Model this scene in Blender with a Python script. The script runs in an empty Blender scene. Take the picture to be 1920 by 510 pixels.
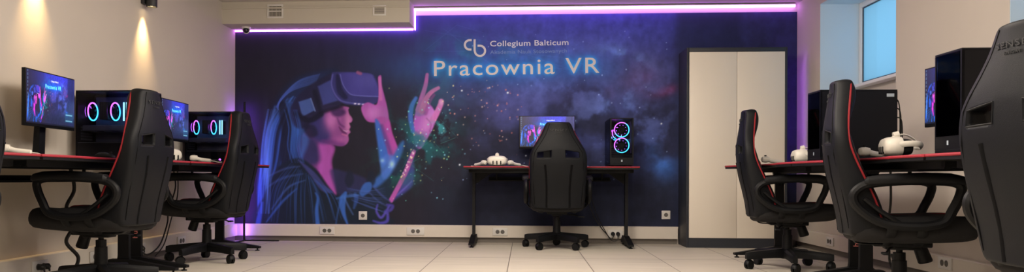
import bpy, bmesh, math, random
import numpy as np
from mathutils import Vector, Matrix
PI = math.pi
C = bpy.context.scene.collection
random.seed(7); rng = np.random.RandomState(11)

# ------------------------------------------------------------------ helpers
def sharpen(me, ang=35):
    for p in me.polygons: p.use_smooth = True
    me.set_sharp_from_angle(angle=math.radians(ang))

def obj(name, bm, mat, parent=None, loc=None, smooth=True, ang=35, sub=0):
    me = bpy.data.meshes.new(name)
    bmesh.ops.recalc_face_normals(bm, faces=bm.faces)
    bm.to_mesh(me); bm.free()
    if smooth: sharpen(me, ang)
    o = bpy.data.objects.new(name, me); C.objects.link(o)
    if mat: me.materials.append(mat)
    if parent: o.parent = parent
    if loc: o.location = loc
    if sub:
        m = o.modifiers.new('sub', 'SUBSURF'); m.levels = sub; m.render_levels = sub
        for p in me.polygons: p.use_smooth = True
        me.set_sharp_from_angle(angle=PI)
    return o

def thing(name, label, cat, loc=(0, 0, 0), rotz=0, group=None):
    o = bpy.data.objects.new(name, None); C.objects.link(o)
    o.empty_display_size = .1
    o.location = loc; o.rotation_euler = (0, 0, rotz)
    o['label'] = label; o['category'] = cat
    if group: o['group'] = group
    return o

def tag(o, label, cat, group=None):
    o['label'] = label; o['category'] = cat
    if group: o['group'] = group
    return o

def struct(name, bm, mat, parent=None, **k):
    o = obj(name, bm, mat, parent, **k)
    if parent is None: o['kind'] = 'structure'
    return o

def copy_tree(o, parent=None):
    c = o.copy(); C.objects.link(c); c.parent = parent
    for ch in list(o.children): copy_tree(ch, c)
    return c

def dup(root, loc, rotz, label, group=None):
    c = copy_tree(root); c.location = loc; c.rotation_euler = (0, 0, rotz)
    c['label'] = label
    if group: c['group'] = group
    return c

def box(bm, x0, x1, y0, y1, z0, z1, bev=0, seg=2, mat=None):
    vs = [bm.verts.new((x, y, z)) for x in (x0, x1) for y in (y0, y1) for z in (z0, z1)]
    q = [(0,1,3,2),(4,6,7,5),(0,4,5,1),(2,3,7,6),(0,2,6,4),(1,5,7,3)]
    fs = [bm.faces.new([vs[i] for i in f]) for f in q]
    if bev:
        es = {e for f in fs for e in f.edges}
        r = bmesh.ops.bevel(bm, geom=list(es), offset=bev, segments=seg, profile=.5, affect='EDGES')
        vs = list({v for f in r['faces'] for v in f.verts} | {v for v in vs if v.is_valid})
    if mat is not None: bmesh.ops.transform(bm, matrix=mat, verts=vs)
    return vs

def NB(): return bmesh.new()
def bx(*a, **k):
    bm = NB(); box(bm, *a, **k); return bm

def frame_of(t):
    t = t.normalized()
    up = Vector((0, 0, 1)) if abs(t.z) < .95 else Vector((1, 0, 0))
    a = t.cross(up).normalized(); return a, a.cross(t).normalized()

def cyl(bm, p0, p1, r0, r1=None, seg=20, cap=True):
    r1 = r0 if r1 is None else r1
    p0, p1 = Vector(p0), Vector(p1); a, b = frame_of(p1 - p0)
    R = []
    for p, r in ((p0, r0), (p1, r1)):
        R.append([bm.verts.new(p + a*math.cos(2*PI*i/seg)*r + b*math.sin(2*PI*i/seg)*r) for i in range(seg)])
    for i in range(seg):
        bm.faces.new((R[0][i], R[0][(i+1) % seg], R[1][(i+1) % seg], R[1][i]))
    if cap: bm.faces.new(R[0][::-1]); bm.faces.new(R[1])

def loft(bm, rings, closed=False, caps=True):
    vr = [[bm.verts.new(p) for p in r] for r in rings]; n = len(vr[0]); m = len(vr)
    for k in range(m if closed else m-1):
        A, B = vr[k], vr[(k+1) % m]
        for i in range(n): bm.faces.new((A[i], A[(i+1) % n], B[(i+1) % n], B[i]))
    if caps and not closed: bm.faces.new(vr[0][::-1]); bm.faces.new(vr[-1])

def catmull(pts, n=6, closed=False):
    P = [Vector(p) for p in pts]; out = []; N = len(P)
    rngk = range(N) if closed else range(N-1)
    for k in rngk:
        if closed: a, b, c, d = P[(k-1) % N], P[k], P[(k+1) % N], P[(k+2) % N]
        else: a, b, c, d = P[max(k-1, 0)], P[k], P[k+1], P[min(k+2, N-1)]
        for j in range(n):
            t = j/n
            out.append(.5*((2*b)+(c-a)*t+(2*a-5*b+4*c-d)*t*t+(3*b-a-3*c+d)*t**3))
    if not closed: out.append(P[-1])
    return out

def tube(bm, pts, r, seg=10, closed=False, ry=None, side=None):
    """round or oval tube; side = fixed vector for the first axis of an oval section"""
    P = [Vector(p) for p in pts]; N = len(P); rings = []; prev = None
    for k in range(N):
        t = (P[(k+1) % N]-P[k-1]) if closed else (P[min(k+1, N-1)]-P[max(k-1, 0)])
        t.normalize()
        if side is not None:
            a = Vector(side); a = (a - t*a.dot(t)).normalized(); b = a.cross(t)
        elif prev is None: a, b = frame_of(t)
        else:
            a = (prev - t*prev.dot(t)).normalized(); b = a.cross(t)
        prev = a
        rr = r[k] if isinstance(r, (list, tuple)) else r
        r2 = rr if ry is None else ry
        rings.append([P[k]+a*math.cos(2*PI*i/seg)*rr+b*math.sin(2*PI*i/seg)*r2 for i in range(seg)])
    loft(bm, rings, closed=closed)

def prism(bm, pts, axis, d0, d1):
    """pts: 2-D outline; axis 'x' -> (y,z), 'y' -> (x,z), 'z' -> (x,y)"""
    def v(p, d):
        return {'x': (d, p[0], p[1]), 'y': (p[0], d, p[1]), 'z': (p[0], p[1], d)}[axis]
    A = [bm.verts.new(v(p, d0)) for p in pts]; B = [bm.verts.new(v(p, d1)) for p in pts]
    n = len(pts)
    for i in range(n): bm.faces.new((A[i], A[(i+1) % n], B[(i+1) % n], B[i]))
    bm.faces.new(A[::-1]); bm.faces.new(B)

def torus(bm, c, axis, R, r, seg=40, s2=8):
    c = Vector(c); a, b = frame_of(Vector(axis))
    tube(bm, [c+a*math.cos(2*PI*i/seg)*R+b*math.sin(2*PI*i/seg)*R for i in range(seg)], r, s2, closed=True)

def superell(w, h, n=16, e=.6):
    out = []
    for i in range(n):
        t = 2*PI*i/n; c, s = math.cos(t), math.sin(t)
        out.append((w*math.copysign(abs(c)**e, c), h*math.copysign(abs(s)**e, s)))
    return out

# ------------------------------------------------------------------ materials
def lin(c):
    return tuple(((v/255)/12.92 if v/255 <= .04045 else ((v/255+.055)/1.055)**2.4) for v in c)
def mat(name, col, rough=.5, metal=0, noise=0, nscale=8, bump=0, bscale=300, emit=None, es=0, spec=.5, coat=0):
    m = bpy.data.materials.new(name); m.use_nodes = True
    nt = m.node_tree; b = nt.nodes['Principled BSDF']
    b.inputs['Roughness'].default_value = rough; b.inputs['Metallic'].default_value = metal
    b.inputs['Specular IOR Level'].default_value = spec; b.inputs['Coat Weight'].default_value = coat
    col = (*col[:3], 1); b.inputs['Base Color'].default_value = col
    tc = nt.nodes.new('ShaderNodeTexCoord')
    if noise:
        n = nt.nodes.new('ShaderNodeTexNoise'); n.inputs['Scale'].default_value = nscale; n.inputs['Detail'].default_value = 4
        mx = nt.nodes.new('ShaderNodeMix'); mx.data_type = 'RGBA'
        mx.inputs[6].default_value = tuple(c*(1-noise) for c in col[:3])+(1,)
        mx.inputs[7].default_value = tuple(min(1, c*(1+noise)) for c in col[:3])+(1,)
        nt.links.new(tc.outputs['Object'], n.inputs['Vector']); nt.links.new(n.outputs['Fac'], mx.inputs[0])
        nt.links.new(mx.outputs[2], b.inputs['Base Color'])
    if bump:
        n = nt.nodes.new('ShaderNodeTexNoise'); n.inputs['Scale'].default_value = bscale
        bp = nt.nodes.new('ShaderNodeBump'); bp.inputs['Strength'].default_value = bump; bp.inputs['Distance'].default_value = .002
        nt.links.new(tc.outputs['Object'], n.inputs['Vector']); nt.links.new(n.outputs['Fac'], bp.inputs['Height'])
        nt.links.new(bp.outputs['Normal'], b.inputs['Normal'])
    if emit:
        b.inputs['Emission Color'].default_value = (*emit[:3], 1); b.inputs['Emission Strength'].default_value = es
    return m

M = {}
M['wall'] = mat('plaster', (.57, .515, .455), .85, noise=.04, nscale=2.5, bump=.15, bscale=120)
M['ceil'] = mat('ceiling_paint', (.60, .56, .52), .9, noise=.03, nscale=2)
M['jamb'] = mat('jamb_paint', (.62, .74, .84), .8, noise=.03, nscale=3)
M['trunk'] = mat('trunking_plastic', (.72, .66, .58), .45, noise=.02)
M['skirt'] = mat('dark_skirting', (.17, .15, .13), .6, noise=.1)
M['soffit'] = mat('soffit_board', (.56, .52, .44), .8, noise=.05, nscale=3)
M['white'] = mat('white_plastic', (.72, .70, .66), .4, noise=.02)
M['offwhite'] = mat('headset_plastic', (.78, .74, .66), .35, noise=.02)
M['leather'] = mat('black_faux_leather', (.0036, .0045, .0066), .5, noise=.12, nscale=14, bump=.25, bscale=500, spec=.22)
M['cushion'] = mat('black_mesh_fabric', (.0042, .0038, .0045), .85, noise=.2, nscale=60, bump=.3, bscale=900)
M['seam'] = mat('black_stitching', (.0025, .0025, .003), .8, spec=.1)
M['piping'] = mat('red_piping', (.26, .012, .018), .6, spec=.3)
M['plast'] = mat('black_plastic', (.0042, .0045, .0055), .5, noise=.1, spec=.22)
M['plast2'] = mat('dark_grey_plastic', (.0055, .006, .0075), .55, noise=.1, spec=.25)
M['steel'] = mat('black_powder_steel', (.0038, .004, .005), .55, metal=0, spec=.25, noise=.1, bump=.1, bscale=700)
M['desk'] = mat('carbon_desktop', (.007, .007, .008), .45, spec=.3, noise=.15, nscale=80)
M['red'] = mat('red_desk_edge', (.34, .024, .040), .5, spec=.3)
M['logo'] = mat('red_print', (.55, .16, .14), .5)
M['greyprint'] = mat('grey_embroidery', (.024, .025, .028), .6)
M['case'] = mat('case_steel', (.005, .0055, .009), .42, spec=.3, metal=.3, noise=.08)
M['inner'] = mat('case_interior', (.13, .13, .20), .5, noise=.3, nscale=20)
M['greymetal'] = mat('grey_metal', (.18, .18, .2), .4, metal=.7)
M['sticker'] = mat('pale_sticker', (.45, .52, .6), .5)
M['cab'] = mat('cabinet_carcass', (.022, .026, .036), .5, noise=.06)
M['door'] = mat('cabinet_door', (.80, .73, .63), .45, noise=.02, nscale=3)
M['frame'] = mat('window_frame', (.86, .86, .88), .4)
M['gasket'] = mat('window_gasket', (.05, .06, .08), .5)
M['cable'] = mat('black_cable', (.012, .012, .012), .5)
M['hole'] = mat('socket_hole', (.12, .11, .10), .7)
M['lens'] = mat('dark_lens', (.008, .012, .02), .12)
M['sconce'] = mat('sconce_black', (.02, .02, .022), .5)
M['txt'] = mat('pale_lettering', (.62, .62, .74), .8)
M['txt2'] = mat('pink_white_lettering', (.62, .59, .64), .8)
M['txt3'] = mat('blue_lettering', (.16, .24, .55), .7)

def emis(name, col, s):
    m = bpy.data.materials.new(name); m.use_nodes = True; nt = m.node_tree
    for n in list(nt.nodes): nt.nodes.remove(n)
    e = nt.nodes.new('ShaderNodeEmission'); o = nt.nodes.new('ShaderNodeOutputMaterial')
    e.inputs[0].default_value = (*col, 1); e.inputs[1].default_value = s
    nt.links.new(e.outputs[0], o.inputs[0]); return m
M['led'] = emis('led_magenta', (.62, .17, 1.0), 11)
M['led2'] = emis('led_violet', (.50, .13, 1.0), 4.5)
M['lamp_led'] = emis('corner_led_violet', (.33, .09, 1.0), 80)
M['added_led'] = emis('added_led_violet_dim', (.42, .11, 1.0), 42)  # glow of the added lamp beside the cabinet
M['bulb'] = emis('warm_bulb', (1, .72, .35), 14)
M['ram'] = emis('memory_light', (.25, .75, 1.0), 4.5)
M['purp'] = emis('purple_light', (.55, .12, 1.0), 2.2)
def ringmat(name, k):
    m = bpy.data.materials.new(name); m.use_nodes = True; nt = m.node_tree
    for n in list(nt.nodes): nt.nodes.remove(n)
    tc = nt.nodes.new('ShaderNodeTexCoord'); sp = nt.nodes.new('ShaderNodeSeparateXYZ')
    ad = nt.nodes.new('ShaderNodeMath'); ad.operation = 'SUBTRACT'
    ml = nt.nodes.new('ShaderNodeMapRange')
    ml.inputs[1].default_value = -.07; ml.inputs[2].default_value = .07
    cr = nt.nodes.new('ShaderNodeValToRGB')
    cr.color_ramp.elements[0].color = (.75, .12, 1, 1); cr.color_ramp.elements[1].color = (.05, .55, 1, 1)
    cr.color_ramp.elements[0].position = .12; cr.color_ramp.elements[1].position = .55; cr.color_ramp.elements.new(.36).color = (.25, .25, 1, 1)
    e = nt.nodes.new('ShaderNodeEmission'); e.inputs[1].default_value = k
    o = nt.nodes.new('ShaderNodeOutputMaterial')
    nt.links.new(tc.outputs['Object'], sp.inputs[0]); nt.links.new(sp.outputs[0], ad.inputs[0]); nt.links.new(sp.outputs[2], ad.inputs[1])
    nt.links.new(ad.outputs[0], ml.inputs[0]); nt.links.new(ml.outputs[0], cr.inputs[0])
    nt.links.new(cr.outputs[0], e.inputs[0]); nt.links.new(e.outputs[0], o.inputs[0]); return m
M['ring'] = ringmat('fan_ring_light', 4.6); M['ring_dim'] = ringmat('faint_fan_ring_light', 2.2)
def glass(name, tint, gl=.12, rough=.05):
    m = bpy.data.materials.new(name); m.use_nodes = True; nt = m.node_tree
    for n in list(nt.nodes): nt.nodes.remove(n)
    t = nt.nodes.new('ShaderNodeBsdfTransparent'); t.inputs[0].default_value = (*tint, 1)
    g = nt.nodes.new('ShaderNodeBsdfGlossy'); g.inputs['Roughness'].default_value = rough
    lw = nt.nodes.new('ShaderNodeLayerWeight'); lw.inputs[0].default_value = gl*2
    mx = nt.nodes.new('ShaderNodeMixShader'); o = nt.nodes.new('ShaderNodeOutputMaterial')
    g.inputs[0].default_value = (.5, .5, .55, 1)
    nt.links.new(lw.outputs['Fresnel'], mx.inputs[0]); nt.links.new(t.outputs[0], mx.inputs[1]); nt.links.new(g.outputs[0], mx.inputs[2])
    nt.links.new(mx.outputs[0], o.inputs[0]); return m
M['glass'] = glass('tinted_glass', (.72, .74, .80))
M['glass2'] = glass('dark_front_glass', (.34, .36, .52), .08)
# frosted blue-tinted daylight glass
m = bpy.data.materials.new('frosted_pane'); m.use_nodes = True; nt = m.node_tree
for n in list(nt.nodes): nt.nodes.remove(n)
tl = nt.nodes.new('ShaderNodeBsdfTranslucent'); tl.inputs[0].default_value = (.52, .70, .80, 1)
tp = nt.nodes.new('ShaderNodeBsdfTransparent'); tp.inputs[0].default_value = (.38, .60, .74, 1)
gl = nt.nodes.new('ShaderNodeBsdfGlossy'); gl.inputs['Roughness'].default_value = .25
m1 = nt.nodes.new('ShaderNodeMixShader'); m1.inputs[0].default_value = .3
m2 = nt.nodes.new('ShaderNodeMixShader'); m2.inputs[0].default_value = .06
o = nt.nodes.new('ShaderNodeOutputMaterial')
nt.links.new(tl.outputs[0], m1.inputs[1]); nt.links.new(tp.outputs[0], m1.inputs[2])
nt.links.new(m1.outputs[0], m2.inputs[1]); nt.links.new(gl.outputs[0], m2.inputs[2]); nt.links.new(m2.outputs[0], o.inputs[0])
M['pane'] = m
# tiled floor
m = bpy.data.materials.new('floor_tiles'); m.use_nodes = True; nt = m.node_tree; b = nt.nodes['Principled BSDF']
tc = nt.nodes.new('ShaderNodeTexCoord'); mp = nt.nodes.new('ShaderNodeMapping')
mp.inputs['Location'].default_value = (-.478/.6025, -7.51/1.205, 0); mp.inputs['Scale'].default_value = (1/.6025, 1/1.205, 1)
br = nt.nodes.new('ShaderNodeTexBrick'); br.offset = 0; br.squash = 1
br.inputs['Scale'].default_value = 1; br.inputs['Brick Width'].default_value = 1; br.inputs['Row Height'].default_value = 1
br.inputs['Mortar Size'].default_value = .006; br.inputs['Mortar Smooth'].default_value = .3
br.inputs['Color1'].default_value = (.60, .55, .465, 1); br.inputs['Color2'].default_value = (.565, .52, .44, 1)
br.inputs['Mortar'].default_value = (.15, .13, .11, 1)
mp2 = nt.nodes.new('ShaderNodeMapping'); mp2.inputs['Scale'].default_value = (1.6, 16, 1)
ns = nt.nodes.new('ShaderNodeTexNoise'); ns.inputs['Scale'].default_value = 1; ns.inputs['Detail'].default_value = 6
mr = nt.nodes.new('ShaderNodeMapRange'); mr.inputs[1].default_value = .3; mr.inputs[2].default_value = .7; mr.inputs[3].default_value = .90; mr.inputs[4].default_value = 1.06
mm = nt.nodes.new('ShaderNodeMix'); mm.data_type = 'RGBA'; mm.blend_type = 'MULTIPLY'; mm.inputs[0].default_value = 1
nt.links.new(tc.outputs['Object'], mp.inputs[0]); nt.links.new(mp.outputs[0], br.inputs['Vector'])
nt.links.new(tc.outputs['Object'], mp2.inputs[0]); nt.links.new(mp2.outputs[0], ns.inputs['Vector'])
nt.links.new(ns.outputs['Fac'], mr.inputs[0]); nt.links.new(br.outputs['Color'], mm.inputs[6]); nt.links.new(mr.outputs[0], mm.inputs[7])
nt.links.new(mm.outputs[2], b.inputs['Base Color']); b.inputs['Roughness'].default_value = .5; b.inputs['Specular IOR Level'].default_value = .3
M['floor'] = m
def attrmat(name, emit=0):
    m = bpy.data.materials.new(name); m.use_nodes = True; nt = m.node_tree; b = nt.nodes['Principled BSDF']
    a = nt.nodes.new('ShaderNodeAttribute'); a.attribute_name = 'print'
    if emit:
        b.inputs['Base Color'].default_value = (.01, .01, .012, 1); b.inputs['Roughness'].default_value = .25
        nt.links.new(a.outputs['Color'], b.inputs['Emission Color']); b.inputs['Emission Strength'].default_value = emit
    else:
        nt.links.new(a.outputs['Color'], b.inputs['Base Color']); b.inputs['Roughness'].default_value = .75
        b.inputs['Specular IOR Level'].default_value = .25
    return m
M['mural'] = attrmat('wall_print'); M['screen'] = attrmat('lit_screen', .7)

# ------------------------------------------------------------------ lettering
def text_data(s, offset=0, spacing=1.0):
    cu = bpy.data.curves.new('t', 'FONT'); cu.body = s; cu.size = 1; cu.offset = offset; cu.space_character = spacing
    cu.resolution_u = 4
    o = bpy.data.objects.new('t', cu); C.objects.link(o)
    dg = bpy.context.evaluated_depsgraph_get(); dg.update()
    me = bpy.data.meshes.new_from_object(o.evaluated_get(dg))
    bpy.data.objects.remove(o)
    V = np.array([v.co[:2] for v in me.vertices]); me.calc_loop_triangles()
    T = np.array([t.vertices[:] for t in me.loop_triangles])
    F = [tuple(p.vertices) for p in me.polygons]
    bpy.data.meshes.remove(me); return V, T, F
def text_bm(s, width, cap, offset=0, spacing=1.0, rot=0, thick=.0015, base=None):
    """flat lettering in the local x-z plane facing -y, lower left at the origin"""
    V, T, F = text_data(s, offset, spacing)
    x0, x1 = V[:, 0].min(), V[:, 0].max()
    X = (V[:, 0]-x0)*width/(x1-x0); Z = V[:, 1]*cap/.72
    c, sn = math.cos(rot), math.sin(rot)
    P = np.stack([X*c-Z*sn, X*sn+Z*c], 1)
    bm = NB(); vs = [bm.verts.new((p[0], 0, p[1])) for p in P]
    for t in T:
        try: bm.faces.new([vs[i] for i in t])
        except ValueError: pass
    r = bmesh.ops.extrude_face_region(bm, geom=list(bm.faces))
    bmesh.ops.translate(bm, vec=(0, -thick, 0), verts=[g for g in r['geom'] if isinstance(g, bmesh.types.BMVert)])
    return bm, P, T

# ------------------------------------------------------------------ room shell
XL, XR, YB, YF, ZC = -2.985, 2.66, 7.78, -1.6, 2.37
struct('floor', bx(XL-.2, 3.25, YF-.1, YB+.2, -.12, 0), M['floor'], smooth=False)
struct('ceiling', bx(XL-.2, 3.25, YF-.1, YB+.2, ZC, ZC+.12), M['ceil'], smooth=False)
struct('wall_left', bx(XL-.15, XL, YF-.1, YB+.15, 0, ZC), M['wall'], smooth=False)
struct('wall_back', bx(XL, XR, YB, YB+.15, 0, ZC), M['wall'], smooth=False)
struct('wall_front', bx(XL, XR, YF-.12, YF, 0, ZC), M['wall'], smooth=False)
# right wall with two high window recesses
RX = 3.06; REC = [(5.75, 7.19), (3.0, 4.44)]; ZS, ZT = 1.465, 2.235; ZN = 1.27
bm = NB()
box(bm, XR, RX+.1, YF-.1, YB+.15, 0, ZN)
for y0, y1 in REC: box(bm, 3.0, RX+.1, y0, y1, ZN, ZS)
box(bm, XR, RX+.1, YF-.1, YB+.15, ZT, ZC)
ys = [YF-.1, 3.0, 4.44, 5.75, 7.19, YB+.15]
for a, b_ in ((0, 1), (2, 3), (4, 5)): box(bm, XR, RX+.1, ys[a], ys[b_], ZN, ZT)
struct('wall_right', bm, M['wall'], smooth=False)
for i, (y0, y1) in enumerate(REC):
    w = bpy.data.objects.new('window_%d' % (i+1), None); C.objects.link(w); w.location = (3.0, (y0+y1)/2, ZS); w['kind'] = 'structure'
    h = (y1-y0)/2; H = ZT-ZS
    bm = NB(); fw = .05
    for a in ((-h, -h+fw, 0, H), (h-fw, h, 0, H), (-h+fw, h-fw, 0, fw), (-h+fw, h-fw, H-fw, H)):
        box(bm, 0, .06, a[0], a[1], a[2], a[3], bev=.006)
    obj('window_frame', bm, M['frame'], w)
    bm = NB()
    for a in ((-h+fw, -h+fw+.008, fw, H-fw), (h-fw-.008, h-fw, fw, H-fw), (-h+fw, h-fw, fw, fw+.008), (-h+fw, h-fw, H-fw-.008, H-fw)):
        box(bm, .012, .03, a[0], a[1], a[2], a[3])
    obj('window_gasket', bm, M['gasket'], w)
    obj('window_pane', bx(.02, .026, -h+fw, h-fw, fw, H-fw), M['pane'], w)
    obj('window_sill', bx(-.09, 0, -h+.005, h-.005, -.004, .022, bev=.004), M['frame'], w)
    # painted plaster lining of the reveal
    bm = NB()
    box(bm, -.338, 0, h-.004, h+.0, ZN-ZS, H); box(bm, -.338, 0, -h, -h+.004, ZN-ZS, H); box(bm, -.338, 0, -h, h, H-.004, H)
    obj('reveal_lining', bm, M['jamb'], w)

# boxed-in duct along the top of the back wall, left half
bm = NB(); box(bm, XL, -1.125, 7.44, YB, 2.155, ZC)
struct('trim_1', bm, M['soffit'], smooth=False)
bm = NB(); box(bm, XL, -1.125, 7.425, 7.44, 2.30, 2.312)
struct('trim_2', bm, M['soffit'], smooth=False)

# dado trunking above a dark recessed skirting
def trunking(name, a, b, axis, wall, sgn):
    bm = NB()
    d = .05
    pr = [(0, .052), (d, .052), (d, .06), (d, .166), (d-.006, .172), (0, .172)]
    bm = NB()
    pts = [(wall+sgn*p[0], p[1]) for p in pr]
    prism(bm, pts, 'x' if axis == 'x' else 'y', a, b)
    return struct(name, bm, M['trunk'], ang=20)
def skirting(name, *bxs):
    return struct(name, bx(*bxs), M['skirt'], smooth=False)
trunking('baseboard_back', XL+.05, 1.50, 'x', YB, -1)
bm = NB()
trunking('baseboard_left', YF, YB, 'y', XL, 1)
trunking('baseboard_right', YF, YB, 'y', XR, -1)
skirting('trim_3', XL, 1.5, YB-.012, YB, 0, .052)
skirting('trim_4', XL, XL+.012, YF, YB-.012, 0, .052)
skirting('trim_5', XR-.012, XR, YF, YB-.012, 0, .052)

# ------------------------------------------------------------------ mural print
FPX, TH = 1450.0, math.atan(.0638); CT, ST = math.cos(TH), math.sin(TH)
def art(X, Z):
    """the print's own drawing grid (units of about 5.4 mm on the wall)"""
    u = X*CT+YB*ST; d = -X*ST+YB*CT
    a = FPX*u/d; b_ = -FPX*(Z-.653)/d
    return 892.5+a-b_*.0033, 332.7+b_+a*.0033
def unart(px, py):
    a, b_ = px-892.5, py-332.7; a, b_ = a+b_*.0033, b_-a*.0033
    u, w = a/FPX, -b_/FPX; t = YB/(u*ST+CT)
    return (u*CT-ST)*t, .653+w*t
MX0, MX1, MZ0, MZ1 = -2.98, XR-.003, .172, 2.29
NX, NZ = 1120, 420
gx = np.linspace(MX0, MX1, NX); gz = np.linspace(MZ0, MZ1, NZ)
GX, GZ = np.meshgrid(gx, gz)
U, V = art(GX, GZ)
def rgb(*c): return np.array(c, float)/255
def vnoise(x, y, seed):
    r = np.random.RandomState(seed).rand(256, 256)
    xi, yi = np.floor(x).astype(int), np.floor(y).astype(int); fx, fy = x-xi, y-yi
    fx = fx*fx*(3-2*fx); fy = fy*fy*(3-2*fy)
    g = lambda a, b_: r[b_ % 256, a % 256]
    return (g(xi, yi)*(1-fx)+g(xi+1, yi)*fx)*(1-fy)+(g(xi, yi+1)*(1-fx)+g(xi+1, yi+1)*fx)*fy
def fbm(sc, seed, oc=5, sx=1, sy=1):
    v = 0; a = .5; s = 0
    for k in range(oc):
        v = v+a*vnoise(U*sx/sc*2**k+17*k, V*sy/sc*2**k+9*k, seed+k); s += a; a *= .55
    return v/s
A = np.zeros((NZ, NX, 3)); A[:] = rgb(34, 31, 42)
def sm(x): x = np.clip(x, 0, 1); return x*x*(3-2*x)
def mixin(mask, col):
    global A
    A = A*(1-mask[..., None])+np.asarray(col)*mask[..., None]
def add(mask, col):
    global A
    A = A+mask[..., None]*np.asarray(col)
def gauss(cx, cy, rx, ry, rot=0):
    c, s = math.cos(rot), math.sin(rot); dx, dy = U-cx, V-cy
    return np.exp(-((dx*c+dy*s)/rx)**2-((-dx*s+dy*c)/ry)**2)
def poly_sdf(pts, pad):
    P = np.array(pts, float); x0, y0 = P.min(0)-pad; x1, y1 = P.max(0)+pad
    sel = (U > x0) & (U < x1) & (V > y0) & (V < y1)
    u, v = U[sel], V[sel]; d = np.full(u.shape, 1e9); ins = np.zeros(u.shape, bool)
    for i in range(len(P)):
        a, b_ = P[i], P[(i+1) % len(P)]; e = b_-a; L = max((e*e).sum(), 1e-9)
        t = np.clip(((u-a[0])*e[0]+(v-a[1])*e[1])/L, 0, 1)
        d = np.minimum(d, np.hypot(u-a[0]-t*e[0], v-a[1]-t*e[1]))
        cr = ((a[1] > v) != (b_[1] > v))
        if abs(e[1]) > 1e-9: ins ^= cr & (u < a[0]+(v-a[1])*e[0]/e[1])
    return sel, np.where(ins, -d, d)
def cr2(pts, closed=True, n=5):
    return [(p.x, p.y) for p in catmull([(x, y, 0) for x, y in pts], n, closed)]
def pmask(pts, blur=2.0, smooth=True):
    if smooth: pts = cr2(pts)
    sel, d = poly_sdf(pts, blur+2); m_ = np.zeros(U.shape); m_[sel] = sm(.5-d/(2*blur)); return m_
def smask(pts, w, blur=1.5, taper=True, smooth=True):
    w = w if isinstance(w, (list, tuple)) else [w]*len(pts)
    if smooth:
        q = catmull([(x, y, ww) for (x, y), ww in zip(pts, w)], 5, False)
    else: q = [Vector((x, y, ww)) for (x, y), ww in zip(pts, w)]
    P = np.array([tuple(p) for p in q]); pad = P[:, 2].max()+blur+2
    sel = (U > P[:, 0].min()-pad) & (U < P[:, 0].max()+pad) & (V > P[:, 1].min()-pad) & (V < P[:, 1].max()+pad)
    u, v = U[sel], V[sel]; best = np.full(u.shape, 1e9)
    for a, b_ in zip(P[:-1], P[1:]):
        e = b_-a; L = max(e[0]**2+e[1]**2, 1e-9)
        t = np.clip(((u-a[0])*e[0]+(v-a[1])*e[1])/L, 0, 1)
        best = np.minimum(best, np.hypot(u-a[0]-t*e[0], v-a[1]-t*e[1])-(a[2]+t*e[2]))
    m_ = np.zeros(U.shape); m_[sel] = sm(.5-best/(2*blur)); return m_
def P_(pts, col, blur=2, al=1, tex=None):
    m_ = pmask(pts, blur)*al
    if tex is not None: m_ = m_*tex
    mixin(m_, col)
def S_(pts, w, col, blur=1.5, al=1): mixin(smask(pts, w, blur)*al, col)

# background nebula
n1, n2, n3 = fbm(170, 3), fbm(90, 21), fbm(40, 40)
right = sm((U-760)/330)
mixin(right*.85, rgb(38, 40, 68))
mixin(np.clip(gauss(1010, 60, 330, 95)*1.2, 0, 1)*(.55+.45*n1), rgb(62, 66, 145))
mixin(np.clip(gauss(1130, 40, 170, 60), 0, 1)*.6, rgb(66, 66, 165))
mixin(sm((n2-.42)*4)*np.clip(gauss(1080, 190, 230, 110), 0, 1)*.65, rgb(78, 86, 150))
mixin(sm((n1-.45)*4)*gauss(1180, 165, 110, 75)*.55, rgb(96, 52, 88))
mixin(gauss(1200, 140, 50, 36)*.6, rgb(92, 50, 80))
mixin(gauss(1252, 170, 26, 9, -.3)*.6, rgb(128, 44, 84))
mixin(gauss(1172, 105, 50, 14, .3)*sm((n3-.35)*3)*.5, rgb(112, 140, 210))
mixin(gauss(1155, 195, 30, 22)*sm((n3-.4)*4)*.8, rgb(96, 128, 200))
mixin(gauss(1245, 305, 32, 42, -.35)*sm((n2-.3)*3)*.95, rgb(62, 104, 184))
mixin(gauss(1215, 260, 60, 60)*sm((n3-.42)*4)*.5, rgb(76, 86, 150))
mixin(gauss(1120, 250, 90, 60)*sm((n2-.4)*4)*.6, rgb(70, 76, 142))
mixin(gauss(960, 190, 110, 60)*sm((n2-.4)*4)*.45, rgb(70, 62, 120))
mixin(gauss(870, 120, 70, 50)*sm((n3-.4)*4)*.6, rgb(44, 90, 120))
mixin(sm((V-300)/70)*sm((U-760)/100)*.85, rgb(30, 32, 48))
mixin(sm((U-1385)/70)*sm((120-V)/60)*.7, rgb(40, 42, 84))
mixin(np.clip(gauss(960, 128, 200, 30), 0, 1)*(.35+.5*n2), rgb(44, 100, 182))
mixin(gauss(905, 100, 100, 26)*sm((n3-.38)*4)*.3, rgb(50, 110, 160))
mixin(gauss(1150, 205, 120, 70)*sm((n3-.45)*5)*.5, rgb(104, 116, 190))
mixin(gauss(1050, 165, 150, 30)*sm((n3-.40)*4)*.4, rgb(84, 92, 170))
A *= (1+.35*(fbm(12, 140, 4)-.5)*sm((U-760)/200))[..., None]
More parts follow.
